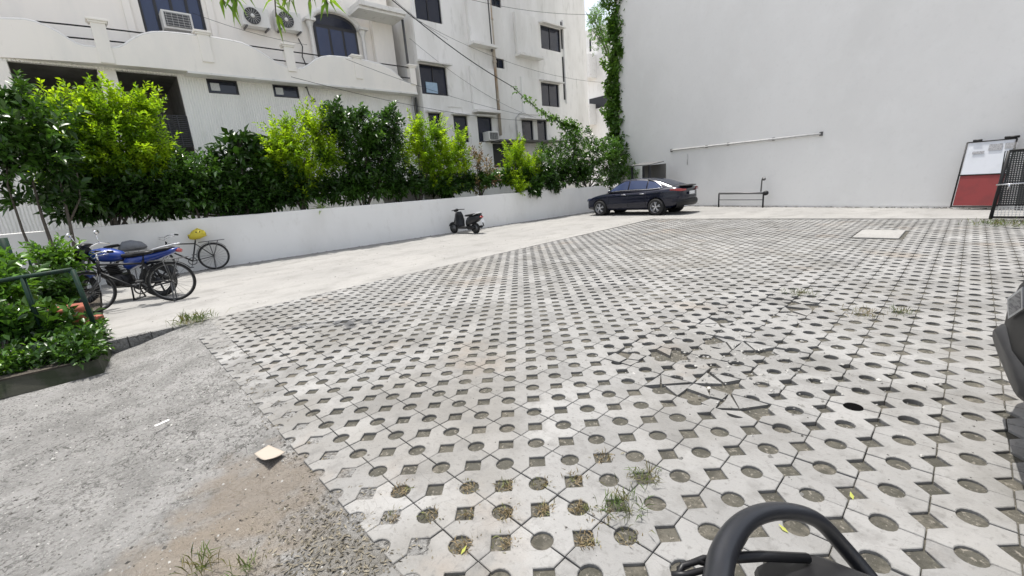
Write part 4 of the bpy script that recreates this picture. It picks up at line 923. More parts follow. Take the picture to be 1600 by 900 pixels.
# ---------------------------------------------------------------- bicycle
def bicycle(steer=.0):
    t = thing('bicycle', 'x', 'bicycle', (0, 0, 0), 0, 'bicycles parked by the wall')
    R = .335; WBs = 1.08
    def wheel(cx, rot=0, bulge=0):
        tt = MB(); Mx = Matrix.Translation((cx, 0, R)) @ Matrix.Rotation(rot, 4, 'Z'); tt.M = Mx
        ring = [(R*cos(2*pi*k/36), 0, R*sin(2*pi*k/36)) for k in range(36)]
        tt.tube([(p[0]*.955, 0, p[2]*.955) for p in ring], .021, 8, closed=True); ty = tt.build('tyre', tyre_m, t)
        r_ = MB(); r_.M = Mx; r_.tube([(p[0]*.895, 0, p[2]*.895) for p in ring], .012, 5, closed=True); r_.build('rim', steel_m, ty)
        s_ = MB(); s_.M = Mx
        for k in range(20):
            a = 2*pi*k/20; s_.tube([(0, (.03 if k % 2 else -.03), 0), (.29*cos(a+.2), 0, .29*sin(a+.2))], .0022, 3)
        s_.lathe([(0, -.05), (.022, -.045), (.018, 0), (.022, .045), (0, .05)], (0, 0, 0), 'y', 10); s_.build('spokes', steel_m, ty)
        m_ = MB(); m_.M = Mx
        a0, a1 = (.1, 2.6) if cx == 0 else (.5, 2.5)
        pr_ = [(-.03, -.004), (0, .006), (.03, -.004)]
        rings = []
        for k in range(15):
            a = a0+(a1-a0)*k/14; rr = R+.022
            rings.append([((rr+h)*cos(a), y, (rr+h)*sin(a)) for y, h in pr_])
        m_.loft(rings, cap=False, closed=False); m_.build('mudguard', black_m, t)
    wheel(0); wheel(WBs, steer)
    bb = (.45, 0, .28); st_ = (.30, 0, .76); hd0 = (.90, 0, .60); hd1 = (.865, 0, .82)
    b = MB(); b.tube([bb, st_], .016, 8); b.tube([(.32, 0, .70), (.875, 0, .76)], .015, 8); b.tube([bb, (.895, 0, .64)], .018, 8); b.tube([hd0, hd1], .02, 8)
    for s_ in (-1, 1):
        b.tube([bb, (0, .055*s_, R)], .010, 6); b.tube([(.32, 0, .70), (0, .055*s_, R)], .009, 6)
    b.build('frame', rail_m, t)
    Mf = Matrix.Translation((.91, 0, 0)) @ Matrix.Rotation(steer, 4, 'Z') @ Matrix.Translation((-.91, 0, 0))
    b = MB(); b.M = Mf
    for s_ in (-1, 1): b.tube([(.90, .05*s_, .62), (.93, .055*s_, .5), (WBs, .055*s_, R)], .010, 6)
    b.build('fork', steel_m, t)
    b = MB(); b.M = Mf; b.tube([(.865, 0, .80), (.86, 0, .93)], .013, 6); b.tube([(.74, .27, .95), (.84, .25, .97), (.90, .12, .95), (.88, 0, .94), (.90, -.12, .95), (.84, -.25, .97), (.74, -.27, .95)], .012, 7)
    b.tube([(.78, .25, .93), (.90, .16, .91), (.91, 0, .86), (.90, -.16, .91), (.78, -.25, .93)], .006, 5); b.build('handlebar', chrome_m, t)
    b = MB(); b.M = Mf; b.tube([(.72, .27, .95), (.80, .262, .962)], .018, 8); b.tube([(.72, -.27, .95), (.80, -.262, .962)], .018, 8); b.build('grips', black_m, t)
    b = MB(); b.tube([st_, (.285, 0, .85)], .012, 6); b.eloft([(.14, 0, .875, .005, .01), (.17, 0, .875, .10, .03), (.25, 0, .87, .095, .035), (.33, 0, .865, .04, .03), (.42, 0, .865, .02, .015)]); b.build('saddle', seat_m, t)
    b = MB()
    for s_ in (-1, 1):
        b.tube([(-.30, .07*s_, .72), (.25, .07*s_, .72)], .007, 5); b.tube([(0, .06*s_, R), (-.16, .07*s_, .72)], .006, 5); b.tube([(0, .06*s_, R), (.04, .07*s_, .72)], .006, 5)
    for x in (-.3, -.15, 0, .15): b.tube([(x, -.07, .72), (x, .07, .72)], .006, 5)
    b.build('carrier', steel_m, t)
    b = MB(); b.lathe([(.075, -.006), (.095, -.006), (.095, .006), (.075, .006)], (.45, -.05, .28), 'y', 20); b.tube([(.45, -.06, .28), (.50, -.06, .13)], .008, 5); b.tube([(.45, .06, .28), (.40, .06, .43)], .008, 5)
    b.box((.50, -.11, .13), (.09, .09, .02)); b.box((.40, .11, .43), (.09, .09, .02)); b.tube([(.45, -.045, .36), (0, -.045, R+.035)], .004, 4); b.tube([(.45, -.045, .20), (0, -.045, R-.035)], .004, 4); b.build('crank_and_chain', steel_m, t)
    b = MB()
    for s_ in (-1, 1): b.tube([(0, .07*s_, R), (.02, .10*s_, .03), (.02, .10*s_, -.0)], .012, 5)
    b.tube([(.02, -.1, .01), (.02, .1, .01)], .010, 5); b.build('stand', steel_m, t)
    return t
bk = bicycle(.55)
ra, fa = G(278, 470), G(150, 490); hd = math.atan2(fa.y-ra.y, fa.x-ra.x)
ra_ = G(277, 469)
bk.location = (ra_.x, ra_.y, .0); bk.rotation_euler = (0, 0, hd); bk['label'] = 'old black bicycle standing in front of the blue motorcycle'
bk2 = copy_tree(bk); p = G(334, 418); bk2.location = (wallx(p.y)+.28, p.y, 0); bk2.rotation_euler = (radians(6), 0, -pi/2-WA+0.03); bk2['label'] = 'bicycle leaning on the wall with a yellow bag on its saddle'
bk3 = copy_tree(bk); yb = p.y-1.55; bk3.location = (wallx(yb)+.5, yb, 0); bk3.rotation_euler = (radians(5), 0, -pi/2-WA+.06); bk3['label'] = 'bicycle by the wall behind the motorcycle, half hidden, with a grey sack'
# bag on the saddle
mloc = Matrix.Translation(bk2.location) @ bk2.rotation_euler.to_matrix().to_4x4()
pb_ = mloc @ Vector((.22, 0, .89))
t = thing('plastic_bag', 'bright yellow plastic bag tied over a bicycle saddle', 'bag', pb_, bk2.rotation_euler.z)
b = MB(); b.eloft([(-.17, 0, .0, .02, .03), (-.14, 0, .03, .10, .08), (-.03, .01, .04, .14, .13), (.08, 0, .02, .12, .11), (.17, 0, -.02, .05, .06), (.2, 0, .03, .01, .02)], 12)
b.v = [(x+random.gauss(0, .008), y+random.gauss(0, .008), z+random.gauss(0, .008)) for x, y, z in b.v]; b.build('bag_body', yellow_m, t)
b = MB(); 
for x in (-.04, .03): b.lathe([(0, 0), (.016, 0)], (x, .165, .09), 'y', 8)
b.build('printed_dots', rail_m, t)
mloc = Matrix.Translation(bk3.location) @ bk3.rotation_euler.to_matrix().to_4x4(); ps = mloc @ Vector((-.05, 0, .80))
t = thing('grey_sack', 'slumped grey sack on the carrier of the half hidden bicycle', 'sack', ps, bk3.rotation_euler.z)
b = MB(); b.eloft([(-.26, 0, -.02, .03, .03), (-.2, 0, .02, .12, .08), (0, 0, .05, .16, .12), (.15, 0, .03, .13, .10), (.24, 0, -.02, .05, .04)], 12); b.v = [(x+random.gauss(0, .008), y+random.gauss(0, .008), z+random.gauss(0, .008)) for x, y, z in b.v]; b.build('sack_body', greybag_m, t)

# ---------------------------------------------------------------- motorcycle
def motorcycle():
    t = thing('motorcycle', 'blue and black commuter motorcycle on its stand between the bicycles', 'motorcycle')
    R = .30; WB_ = 1.27
    def wheel(cx, wd=.05):
        b = MB(); b.lathe([(R-.075, -wd*.7), (R-.04, -wd), (R-.008, -wd*.65), (R, 0), (R-.008, wd*.65), (R-.04, wd), (R-.075, wd*.7)], (cx, 0, R), 'y', 36); ty = b.build('tyre', tyre_m, t)
        b = MB(); b.lathe([(R-.075, -wd*.7), (R-.095, -wd*.5), (R-.095, wd*.5), (R-.075, wd*.7)], (cx, 0, R), 'y', 36)
        for k in range(6):
            a = 2*pi*k/6+.3; b.tube([(cx+.03*cos(a), 0, R+.03*sin(a)), (cx+.21*cos(a), 0, R+.21*sin(a))], .016, 5)
        b.lathe([(0, -.06), (.06, -.055), (.06, .055), (0, .06)], (cx, 0, R), 'y', 18); b.build('rim', graph_m, ty)
    wheel(0, .055); wheel(WB_, .045)
    b = MB()
    for s_ in (-1, 1): b.tube([(WB_, .075*s_, R), (1.10, .075*s_, .62), (1.0, .075*s_, .88)], [.028, .024, .02], 8)
    b.build('front_fork', steel_m, t)
    rings = []
    b = MB()
    for k in range(14):
        a = .45+2.1*k/13; rr = R+.03; rings.append([(WB_+(rr+h)*cos(a), y, R+(rr+h)*sin(a)) for y, h in ((-.06, -.03), (-.045, .0), (0, .012), (.045, 0), (.06, -.03))])
    b.loft(rings, cap=False, closed=False); b.build('front_mudguard', blue_m, t)
    b = MB(); rings = []
    for k in range(12):
        a = .9+1.9*k/11; rr = R+.05; rings.append([((rr+h)*cos(a), y, R+(rr+h)*sin(a)) for y, h in ((-.075, -.03), (-.06, .0), (0, .012), (.06, 0), (.075, -.03))])
    b.loft(rings, cap=False, closed=False); b.build('rear_mudguard', black_m, t)
    b = MB(); b.tube([(.98, 0, .86), (.85, 0, .55), (.75, 0, .35), (.45, 0, .30)], .022, 8); b.tube([(.95, 0, .80), (.45, 0, .72), (-.1, 0, .74)], .022, 8); b.tube([(.45, 0, .72), (.42, 0, .3)], .022, 8)
    for s_ in (-1, 1): b.tube([(.42, .09*s_, .33), (0, .09*s_, R)], .018, 6); b.tube([(.0, .10*s_, R+.03), (.12, .10*s_, .68)], .022, 8)
    b.build('frame', rail_m, t)
    b = MB(); b.eloft([(.42, 0, .80, .05, .04), (.47, 0, .81, .10, .08), (.60, 0, .83, .135, .12), (.75, 0, .85, .15, .125), (.88, 0, .86, .12, .10), (.95, 0, .86, .05, .06)], 16, .85); b.build('fuel_tank', blue_m, t)
    b = MB(); b.eloft([(-.38, 0, .86, .06, .02), (-.3, 0, .86, .11, .035), (0, 0, .83, .13, .04), (.25, 0, .80, .13, .045), (.42, 0, .80, .09, .04), (.48, 0, .82, .05, .02)], 14, .7); b.build('seat', seat_m, t)
    b = MB(); b.eloft([(-.46, 0, .84, .04, .02), (-.36, 0, .81, .10, .05), (-.1, 0, .75, .12, .07), (.2, 0, .70, .13, .09), (.38, 0, .66, .12, .12), (.46, 0, .64, .06, .07)], 14, .8); b.build('side_panel', blue_m, t)
    b = MB(); b.eloft([(-.50, 0, .80, .04, .03), (-.46, 0, .81, .06, .04), (-.42, 0, .81, .05, .03)], 10); b.build('tail_lamp', tail_m, t)
    b = MB()
    for s_ in (-1, 1): b.tube([(.02, .14*s_, .84), (-.25, .14*s_, .90), (-.44, .11*s_, .93)], .014, 6)
    b.tube([(-.44, .11, .93), (-.48, 0, .93), (-.44, -.11, .93)], .014, 6); b.build('grab_rail', silver_m, t)
    b = MB(); b.eloft([(.42, 0, .36, .10, .08), (.5, 0, .38, .14, .12), (.68, 0, .38, .14, .12), (.78, 0, .38, .08, .08)], 14, .6); b.tube([(.62, 0, .46), (.70, 0, .66)], .085, 12)
    for k in range(6): b.box((.635+.012*k, 0, .49+.03*k), (.22, .21, .008))
    b.lathe([(0, 0), (.09, 0), (.09, .03), (0, .035)], (.55, .14, .38), 'y', 18); b.build('engine', black_m, t)
    b = MB(); b.tube([(.72, -.05, .55), (.84, -.08, .40), (.78, -.12, .24), (.45, -.15, .22), (.0, -.17, .30), (-.25, -.17, .35)], [.018, .018, .02, .025, .045, .04], 10); b.build('exhaust', graph_m, t)
    b = MB(); b.eloft([(.96, 0, .92, .08, .08), (1.02, 0, .93, .13, .14), (1.10, 0, .91, .12, .15), (1.17, 0, .87, .07, .10)], 14, .85); b.eloft([(.93, 0, 1.05, .10, .02), (1.0, 0, 1.03, .12, .05), (1.08, 0, 1.0, .10, .04), (1.12, 0, .97, .05, .03)], 12); b.build('headlamp_cowl', black_m, t)
    b = MB(); b.lathe([(0, .04), (.06, .02), (.075, 0)], (1.175, 0, .88), 'x', 14); b.build('headlamp', chrome_m, t)
    b = MB(); b.tube([(.84, .36, 1.02), (.94, .26, 1.06), (1.0, .08, 1.0), (1.0, -.08, 1.0), (.94, -.26, 1.06), (.84, -.36, 1.02)], .013, 8); b.build('handlebar', chrome_m, t)
    b = MB()
    for s_ in (-1, 1): b.tube([(.92, .24*s_, 1.05), (.96, .28*s_, 1.22)], .006, 5); b.eloft([(.945, .30*s_, 1.25, .055, .035), (.96, .30*s_, 1.25, .065, .04), (.985, .30*s_, 1.25, .03, .02)], 10)
    b.build('mirrors', chrome_m, t)
    b = MB(); b.tube([(.42, -.06, .30), (.38, -.16, .0)], .014, 6); b.tube([(.42, .06, .30), (.38, .16, .0)], .014, 6); b.tube([(.38, -.17, .01), (.38, .17, .01)], .012, 6); b.build('stand', rail_m, t)
    return t
mc = motorcycle(); ra = G(286, 459); fa = G(112, 478)
mc.location = (ra.x-.18, ra.y-.28, 0); mc.rotation_euler = (0, 0, math.atan2(fa.y-ra.y, fa.x-ra.x)); mc['category'] = 'motorcycle'

# ---------------------------------------------------------------- scooter
def scooter():
    t = thing('scooter', 'x', 'scooter'); R = .215; WB_ = 1.22
    for cx in (0, WB_):
        b = MB(); b.lathe([(R-.07, -.035), (R-.03, -.05), (R, -.02), (R, .02), (R-.03, .05), (R-.07, .035)], (cx, 0, R), 'y', 28); ty = b.build('wheel', tyre_m, t)
        b = MB(); b.lathe([(0, -.05), (.05, -.05), (.05, -.03), (R-.07, -.03), (R-.07, .03), (.05, .03), (.05, .05), (0, .05)], (cx, 0, R), 'y', 24); b.build('rim', steel_m, ty)
    b = MB(); b.eloft([(-.38, 0, .70, .03, .03), (-.33, 0, .66, .10, .08), (-.15, 0, .60, .17, .14), (.1, 0, .55, .185, .17), (.30, 0, .50, .16, .17), (.42, 0, .42, .10, .14), (.46, 0, .38, .05, .08)], 18, .85); b.build('rear_body', graph_m, t)
    b = MB(); b.eloft([(-.34, 0, .76, .07, .02), (-.26, 0, .775, .12, .035), (0, 0, .755, .145, .05), (.2, 0, .73, .14, .05), (.42, 0, .72, .10, .04), (.50, 0, .70, .04, .02)], 14, .75); b.build('seat', seat_m, t)
    b = MB(); b.box((.62, 0, .24), (.50, .34, .07)); b.build('floorboard', black_m, t, bevel=.02)
    rings = []
    for (x, z, hw, bow) in ((.84, .22, .15, .03), (.93, .34, .19, .05), (1.0, .52, .21, .07), (1.0, .72, .19, .06), (.97, .88, .13, .04)):
        rings.append([(x-bow*abs(y)**2*3, y*hw, z) for y in (-1, -.6, -.2, .2, .6, 1)]+[(x+.05-bow*abs(y)**2*3, y*hw*.9, z) for y in (.9, .5, .2, -.2, -.5, -.9)])
    b = MB(); b.loft(rings); b.build('front_apron', graph_m, t)
    b = MB(); b.tube([(1.02, 0, .8), (WB_, .0, R+.05)], .03, 8); rr = []
    for k in range(10):
        a = .3+2.3*k/9; rr.append([(WB_+(R+.04+h)*cos(a), y, R+(R+.04+h)*sin(a)) for y, h in ((-.07, -.03), (-.05, 0), (0, .012), (.05, 0), (.07, -.03))])
    b.loft(rr, cap=False, closed=False); b.build('front_mudguard', graph_m, t)
    b = MB(); b.eloft([(.90, 0, .95, .06, .04), (.96, 0, .95, .12, .06), (1.04, 0, .93, .09, .05), (1.08, 0, .91, .03, .03)], 12); b.tube([(.86, .33, .95), (.96, .2, .96), (.96, -.2, .96), (.86, -.33, .95)], .016, 8); b.build('handlebar', black_m, t)
    b = MB(); b.tube([(-.05, .13, .74), (-.22, .13, .80), (-.36, .09, .83), (-.40, 0, .835), (-.36, -.09, .83), (-.22, -.13, .80), (-.05, -.13, .74)], .016, 8); b.build('grab_rail', silver_m, t)
    b = MB(); b.eloft([(-.41, 0, .65, .06, .03), (-.37, 0, .66, .09, .045), (-.33, 0, .66, .08, .04)], 10); b.build('tail_lamp', tail_m, t)
    b = MB(); b.prism([(-.40, -.08, .58), (-.44, -.08, .44), (-.44, .08, .44), (-.40, .08, .58)], (.008, 0, .002)); b.build('number_plate', plate_m, t)
    b = MB(); b.tube([(-.32, 0, .58), (-.42, 0, .40), (-.44, 0, .30)], .02, 6); b.build('plate_holder', black_m, t)
    b = MB(); b.eloft([(-.05, .08, .24, .04, .06), (.05, .09, .25, .06, .09), (.3, .09, .25, .06, .09), (.42, .06, .25, .04, .05)], 10); b.tube([(.25, -.12, .24), (.0, -.13, .24), (-.22, -.14, .27)], [.02, .05, .05], 10); b.build('engine_and_exhaust', black_m, t)
    return t
sc = scooter(); pr_ = G(740, 362); pf = G(709, 363)
scy = G(722, 362).y-.3; sc.location = (wallx(scy)+1.38, scy, 0); sc.rotation_euler = (0, 0, math.atan2(-.10, -1)); sc.scale = (.88, .88, .84); sc['label'] = 'dark grey scooter parked nose in against the low white wall'

# ---------------------------------------------------------------- car
def interp(x, tab):
    xs = [q[0] for q in tab]
    return [float(np.interp(x, xs, [q[k] for q in tab])) for k in range(1, len(tab[0]))]
def car(paint, name, label, tail=True):
    t = thing(name, label, 'car')
    # x, z_top, half_width, z_bottom
    T = [(-2.28, .86, .60, .42), (-2.24, 1.00, .68, .34), (-2.12, 1.085, .76, .28), (-1.9, 1.095, .82, .25), (-1.5, 1.07, .87, .22), (-1.0, 1.02, .885, .20), (-.4, .99, .89, .19), (.3, .97, .89, .19), (.9, .955, .885, .19), (1.2, .93, .88, .19), (1.6, .87, .865, .20), (1.9, .80, .83, .21), (2.1, .72, .76, .23), (2.2, .62, .66, .27), (2.24, .50, .55, .33)]
    xs = np.linspace(-2.28, 2.24, 34); rings = []
    for x in xs:
        zt, w_, zb = interp(x, T); h = zt-zb
        half = [(0, zb), (w_*.75, zb), (w_*.96, zb+h*.10), (w_*.995, zb+h*.30), (w_*1.0, zb+h*.50), (w_*.975, zb+h*.68), (w_*.985, zb+h*.80), (w_*.93, zb+h*.92), (w_*.80, zb+h*.985), (w_*.4, zt+.012), (0, zt+.02)]
        rings.append([(x, y, z) for y, z in half]+[(x, -y, z) for y, z in half[-2:0:-1]])
    b = MB(); b.loft(rings); body = b.build('body', paint, t)
    md = body.modifiers.new('s', 'SUBSURF'); md.levels = 1
    cut = MB()
    for cx in (1.37, -1.28):
        for s_ in (-1, 1): cut.tube([(cx, s_*.55, .33), (cx, s_*1.1, .33)], .375, 36, smooth=False)
    co = cut.build('cutter', paint)
    md = body.modifiers.new('b', 'BOOLEAN'); md.operation = 'DIFFERENCE'; md.object = co; md.solver = 'EXACT'
    bake(body); bpy.data.objects.remove(co, do_unlink=True)
    for p in body.data.polygons: p.use_smooth = True
    try: body.data.set_sharp_from_angle(angle=radians(38))
    except Exception: pass
    # arches lining
    for cx in (1.37, -1.28):
        for s_ in (-1, 1): b = MB(); b.lathe([(.36, 0), (.36, -.30*s_), (0, -.30*s_)], (cx, s_*.84, .33), 'y', 24); b.build('wheel_well', tyre_m, t)
    # greenhouse
    CT = [(-1.95, 1.09, .60, .74), (-1.6, 1.20, .60, .76), (-1.2, 1.335, .585, .775), (-.8, 1.42, .58, .79), (-.4, 1.46, .58, .80), (0, 1.465, .585, .80), (.25, 1.44, .59, .80), (.55, 1.31, .62, .79), (.85, 1.13, .66, .77), (1.1, .975, .70, .75)]
    def gh(x, f, side=1, off=0):
        zt, wr_, wb = interp(x, CT); z0_ = 0.985 if x > -1 else .985+(-1-x)*.09
        return (x, side*(wb+(wr_-wb)*f+off), z0_+(zt-.03-z0_)*f)
    xs = np.linspace(-1.95, 1.1, 26); rings = []
    for x in xs:
        zt, wr_, wb = interp(x, CT); z0_ = min(zt-.04, .95)
        half = [(wb, z0_), ((wb+wr_)/2, (z0_+zt-.03)/2), (wr_, zt-.035), (wr_*.88, zt-.01), (wr_*.5, zt+.006), (0, zt+.01)]
        rings.append([(x, y, z) for y, z in half]+[(x, -y, z) for y, z in half[-2::-1]])
    b = MB(); b.loft(rings, closed=False, cap=False); b.build('cabin', paint, t)
    # windscreen and rear glass
    def panel(x0, x1, k, name_, mm):
        rr = []
        for x in np.linspace(x0, x1, 8):
            zt, wr_, wb = interp(x, CT); rr.append([(x, y*wr_*k, zt+.014-.012*abs(y)**3*1.5) for y in np.linspace(-1, 1, 9)])
        b = MB(); b.loft(rr, closed=False, cap=False); b.build(name_, mm, t)
    panel(.34, 1.05, .86, 'windscreen', glass_m); panel(-1.85, -.95, .84, 'rear_window', glass_m)
    for s_ in (-1, 1):
        for (x0, x1, x2, x3) in ((.02, .75, .90, .02), (-.80, -.04, -.04, -.80), (-1.38, -.86, -.86, -1.18)):
            # bottom from x0 to x1/x2, top follows roof
            rr = []
            if x0 == .02: cols = [(.02, .02), (.3, .22), (.6, .46), (.88, .80)]
            elif x0 == -.80: cols = [(-.80, -.80), (-.42, -.42), (-.04, -.04)]
            else: cols = [(-1.42, -1.36), (-1.2, -1.12), (-.86, -.86)]
            for (xb, xt) in cols:
                f0 = .14; f1 = .90
                p0, p1 = gh(xb, f0, s_, .006), gh(xt, f1, s_, .006); pm = gh((xb+xt)/2, .5, s_, .010)
                rr.append([p0, pm, p1])
            b = MB(); b.loft(rr, closed=False, cap=False); b.build('side_window', glassb_m if s_ > 0 else glass_m, t)
        b = MB(); b.tube([gh(x, .09, s_, .012) for x in (.96, .6, .2, -.4, -.9, -1.3, -1.5)], .011, 5)
        b.tube([gh(-1.5, .09, s_, .012), gh(-1.42, .5, s_, .014), gh(-1.15, .96, s_, .012), gh(-.8, 1.0, s_, .012)], .016, 5); b.build('window_trim', chrome_m, t)
        for x in (.15, -.70):
            b = MB(); b.eloft([(x-.10, s_*.895, .86, .012, .012), (x-.04, s_*.905, .86, .016, .017), (x+.08, s_*.905, .86, .016, .017), (x+.11, s_*.895, .86, .01, .01)], 8); b.build('door_handle', chrome_m, t)
        b = MB(); b.eloft([(.72, s_*.93, 1.0, .04, .03), (.76, s_*.96, 1.01, .09, .07), (.83, s_*.95, 1.0, .07, .05), (.86, s_*.93, 1.0, .03, .02)], 10); b.build('mirror', paint, t)
        b = MB()
        for x in (.95, .0-.02, -.84): b.tube([(x, s_*.897, .30), (x, s_*.899, .60), (x-.02, s_*.885, .93)], .004, 4)
        b.build('door_gap', rail_m, t)
        b = MB(); rr = []
        for (x, y, z, h) in ((-1.85, .845, .96, .02), (-2.05, .80, .955, .035), (-2.18, .735, .945, .05), (-2.265, .62, .93, .04), (-2.285, .40, .93, .03)):
            rr.append([(x-.008, s_*(y+.006), z+h), (x-.012, s_*(y+.012), z), (x-.008, s_*(y+.008), z-h)])
        b.loft(rr, closed=False, cap=False); b.build('tail_lamp', tail_m, t)
        b = MB(); rr = []
        for (x, y, z, h) in ((1.80, .855, .74, .02), (2.0, .80, .70, .045), (2.15, .70, .655, .05), (2.235, .56, .61, .04)): rr.append([(x+.008, s_*(y+.006), z+h), (x+.012, s_*(y+.01), z), (x+.008, s_*(y+.006), z-h)])
        b.loft(rr, closed=False, cap=False); b.build('headlight', glassb_m, t)
    # boot lip, bumper, plate
    b = MB(); b.eloft([(-2.295, 0, 1.06, .40, .012), (-2.24, 0, 1.075, .52, .020), (-2.08, 0, 1.085, .62, .02)], 16, .6); b.build('boot_lip', black_m, t)
    b = MB(); rr = []
    for y in np.linspace(-1, 1, 15):
        k = 1-abs(y)**4; rr.append([(-2.12-.19*k, y*.80, .56), (-2.13-.22*k, y*.82, .48), (-2.12-.20*k, y*.82, .36), (-2.05-.12*k, y*.80, .27), (-1.8, y*.78, .26)])
    b.loft(rr, closed=False, cap=False); b.build('rear_bumper', black_m if paint is navy_m else paint, t)
    b = MB(); b.box((-2.325, 0, .80), (.015, .42, .12)); b.build('number_plate', plate_m, t, bevel=.004)
    b = MB(); b.tube([(-2.31, -.6, .33), (-2.335, 0, .32), (-2.31, .6, .33)], .012, 5); b.build('bumper_strip', chrome_m, t)
    def wheel(cx, s_):
        yy = s_*.80
        b = MB(); b.lathe([(.215, -.10), (.27, -.115), (.31, -.10), (.325, -.05), (.325, .05), (.31, .10), (.27, .115), (.215, .10)], (cx, yy, .325), 'y', 36); w_ = b.build('wheel', tyre_m, t)
        b = MB(); b.lathe([(.215, s_*.09), (.205, s_*.08), (.19, s_*.02), (.19, -s_*.05)], (cx, yy, .325), 'y', 32)
        for k in range(5):
            for d in (-.16, .16):
                a = 2*pi*k/5+.3; b.tube([(cx+.03*cos(a), yy+s_*.085, .325+.03*sin(a)), (cx+.205*cos(a+d), yy+s_*.08, .325+.205*sin(a+d))], .017, 5)
        b.lathe([(0, s_*.10), (.05, s_*.095), (.055, s_*.07)], (cx, yy, .325), 'y', 16); b.build('rim', rim_m, w_)
        b = MB(); b.lathe([(0, 0), (.19, 0)], (cx, yy+s_*.0, .325), 'y', 20); b.build('brake_disc', acg_m, w_)
    for cx in (1.37, -1.28):
        for s_ in (-1, 1): wheel(cx, s_)
    return t
c1 = car(navy_m, 'sedan_car', 'dark navy sedan with silver alloy wheels parked in the far corner')
pr_, pf = G(1024, 337), G(935, 337.5); hd = math.atan2(pf.y-pr_.y, pf.x-pr_.x)
wdir = Vector((cos(hd), sin(hd), 0)); lft = Vector((-sin(hd), cos(hd), 0))
mid_ = (pr_+pf)/2; ctr = mid_-wdir*.045-lft*.86
c1.location = (ctr.x, ctr.y, .001); c1.rotation_euler = (0, 0, hd)
sc_ = .975*(pf-pr_).length/2.65; c1.scale = (sc_, sc_, sc_)

# black car at the right frame edge: its tail faces the yard
c2 = thing('black_car', 'black car at the right edge, only its bumper corner and number plate in view', 'car', (2.52, 3.12, -.03), 0)
src = car(blackp_m, 'car_shell', 'x')
for ch in kids(src): ch.parent = c2
bpy.data.objects.remove(src, do_unlink=True)
for ch in kids(c2):
    if ch.name.startswith('number_plate') or ch.name.startswith('headlight'): bpy.data.objects.remove(ch, do_unlink=True)
b = MB(); b.eloft([(2.13, 0, .40, .60, .05), (2.22, 0, .40, .5, .04), (2.255, 0, .40, .40, .03)], 14, .6); b.build('lower_grille', black_m, c2)
c2.rotation_euler = (0, 0, pi+radians(4)); c2.scale = (1.03, 1.05, 1.26)
# plate on the bumper corner, laid on the car's own surface
dg = bpy.context.evaluated_depsgraph_get(); dg.update()
def on_car(px, py):
    d = Vector(ray(px, py)).normalized(); o = Vector((0, 0, CAMH))
    for _ in range(6):
        ok, p, nn, _i, ob, _m = scene.ray_cast(dg, o, d)
        if not ok: break
        if ob.parent == c2: return p+nn*.006
        o = p+d*.002
    return Vector(ray(px, py)*2.1)+Vector((0, 0, CAMH))
Mc = (Matrix.Translation(c2.location) @ c2.rotation_euler.to_matrix().to_4x4() @ Matrix.Diagonal((1.03, 1.05, 1.26, 1))).inverted()
cn = [on_car(1577, 464), on_car(1581, 497), on_car(1604, 482)]; cn.append(cn[0]+cn[2]-cn[1]); ctr_ = sum(cn, Vector())/4; nn_ = (cn[1]-cn[0]).cross(cn[3]-cn[0]).normalized()
if nn_.dot(Vector((0, 0, CAMH))-ctr_) < 0: nn_ = -nn_
b = MB(); b.prism([Mc @ (p+nn_*.004) for p in cn], Mc.to_3x3() @ (nn_*.008)); npl = b.build('number_plate', plate_m, c2)
b = MB(); b.prism([Mc @ (ctr_+(p-ctr_)*.78+nn_*.0125) for p in cn], Mc.to_3x3() @ (nn_*.002)); b.build('plate_inset', notice_m, npl)

# ---------------------------------------------------------------- scooter the photographer stands at: grab rail at the bottom edge
pA = G(1240, 812, .88); 
s2 = copy_tree(sc); s2['label'] = 'black scooter at the bottom edge, only its grab rail and seat tail in view'
dv = Vector((pA.x, pA.y, 0)).normalized(); hd2 = math.atan2(-dv.y, -dv.x)
s2.rotation_euler = (0, 0, hd2); s2.location = (pA.x-dv.x*.40+0, pA.y-dv.y*.40, 0)
for ch in list(kids(s2)):
    if ch.name.startswith('grab_rail') or ch.name.startswith('tail_lamp') or ch.name.startswith('handlebar') or ch.name.startswith('front_apron'):
        bpy.data.objects.remove(ch, do_unlink=True)
hoop = [(1112, 960, .545, .022), (1122, 905, .60, .021), (1129, 868, .635, .020), (1148, 832, .67, .018), (1174, 809, .70, .0155), (1208, 799, .73, .0145), (1246, 801, .75, .014), (1280, 815, .765, .014), (1312, 848, .77, .0145), (1352, 895, .76, .015), (1392, 945, .74, .015)]
HW = [Vector(ray(x, y)*d)+Vector((0, 0, CAMH)) for x, y, d, r in hoop]
apex = HW[5]; mid_ = (HW[1]+HW[9])/2; dv = Vector((mid_.x-apex.x, mid_.y-apex.y, 0)).normalized()
s2.rotation_euler = (0, 0, math.atan2(dv.y, dv.x))
tip = Vector(ray(1262, 886)*.70)+Vector((0, 0, CAMH)); zs = tip.z/.80; s2.scale = (1, .9, zs)
s2.location = (tip.x+dv.x*.30, tip.y+dv.y*.30, 0)
Mi = (Matrix.Translation(s2.location) @ s2.rotation_euler.to_matrix().to_4x4() @ Matrix.Diagonal((1, .9, zs, 1))).inverted()
def smooth_pts(P, Rr, k=4):
    out = []; rr = []
    for i in range(len(P)-1):
        p0, p1, p2, p3 = P[max(i-1, 0)], P[i], P[i+1], P[min(i+2, len(P)-1)]
        for j in range(k):
            t_ = j/k; out.append(.5*((2*p1)+(p2-p0)*t_+(2*p0-5*p1+4*p2-p3)*t_*t_+(3*p1-p0-3*p2+p3)*t_**3)); rr.append(Rr[i]+(Rr[i+1]-Rr[i])*t_)
    return out+[P[-1]], rr+[Rr[-1]]
pp_, rr_ = smooth_pts(HW, [h[3] for h in hoop])
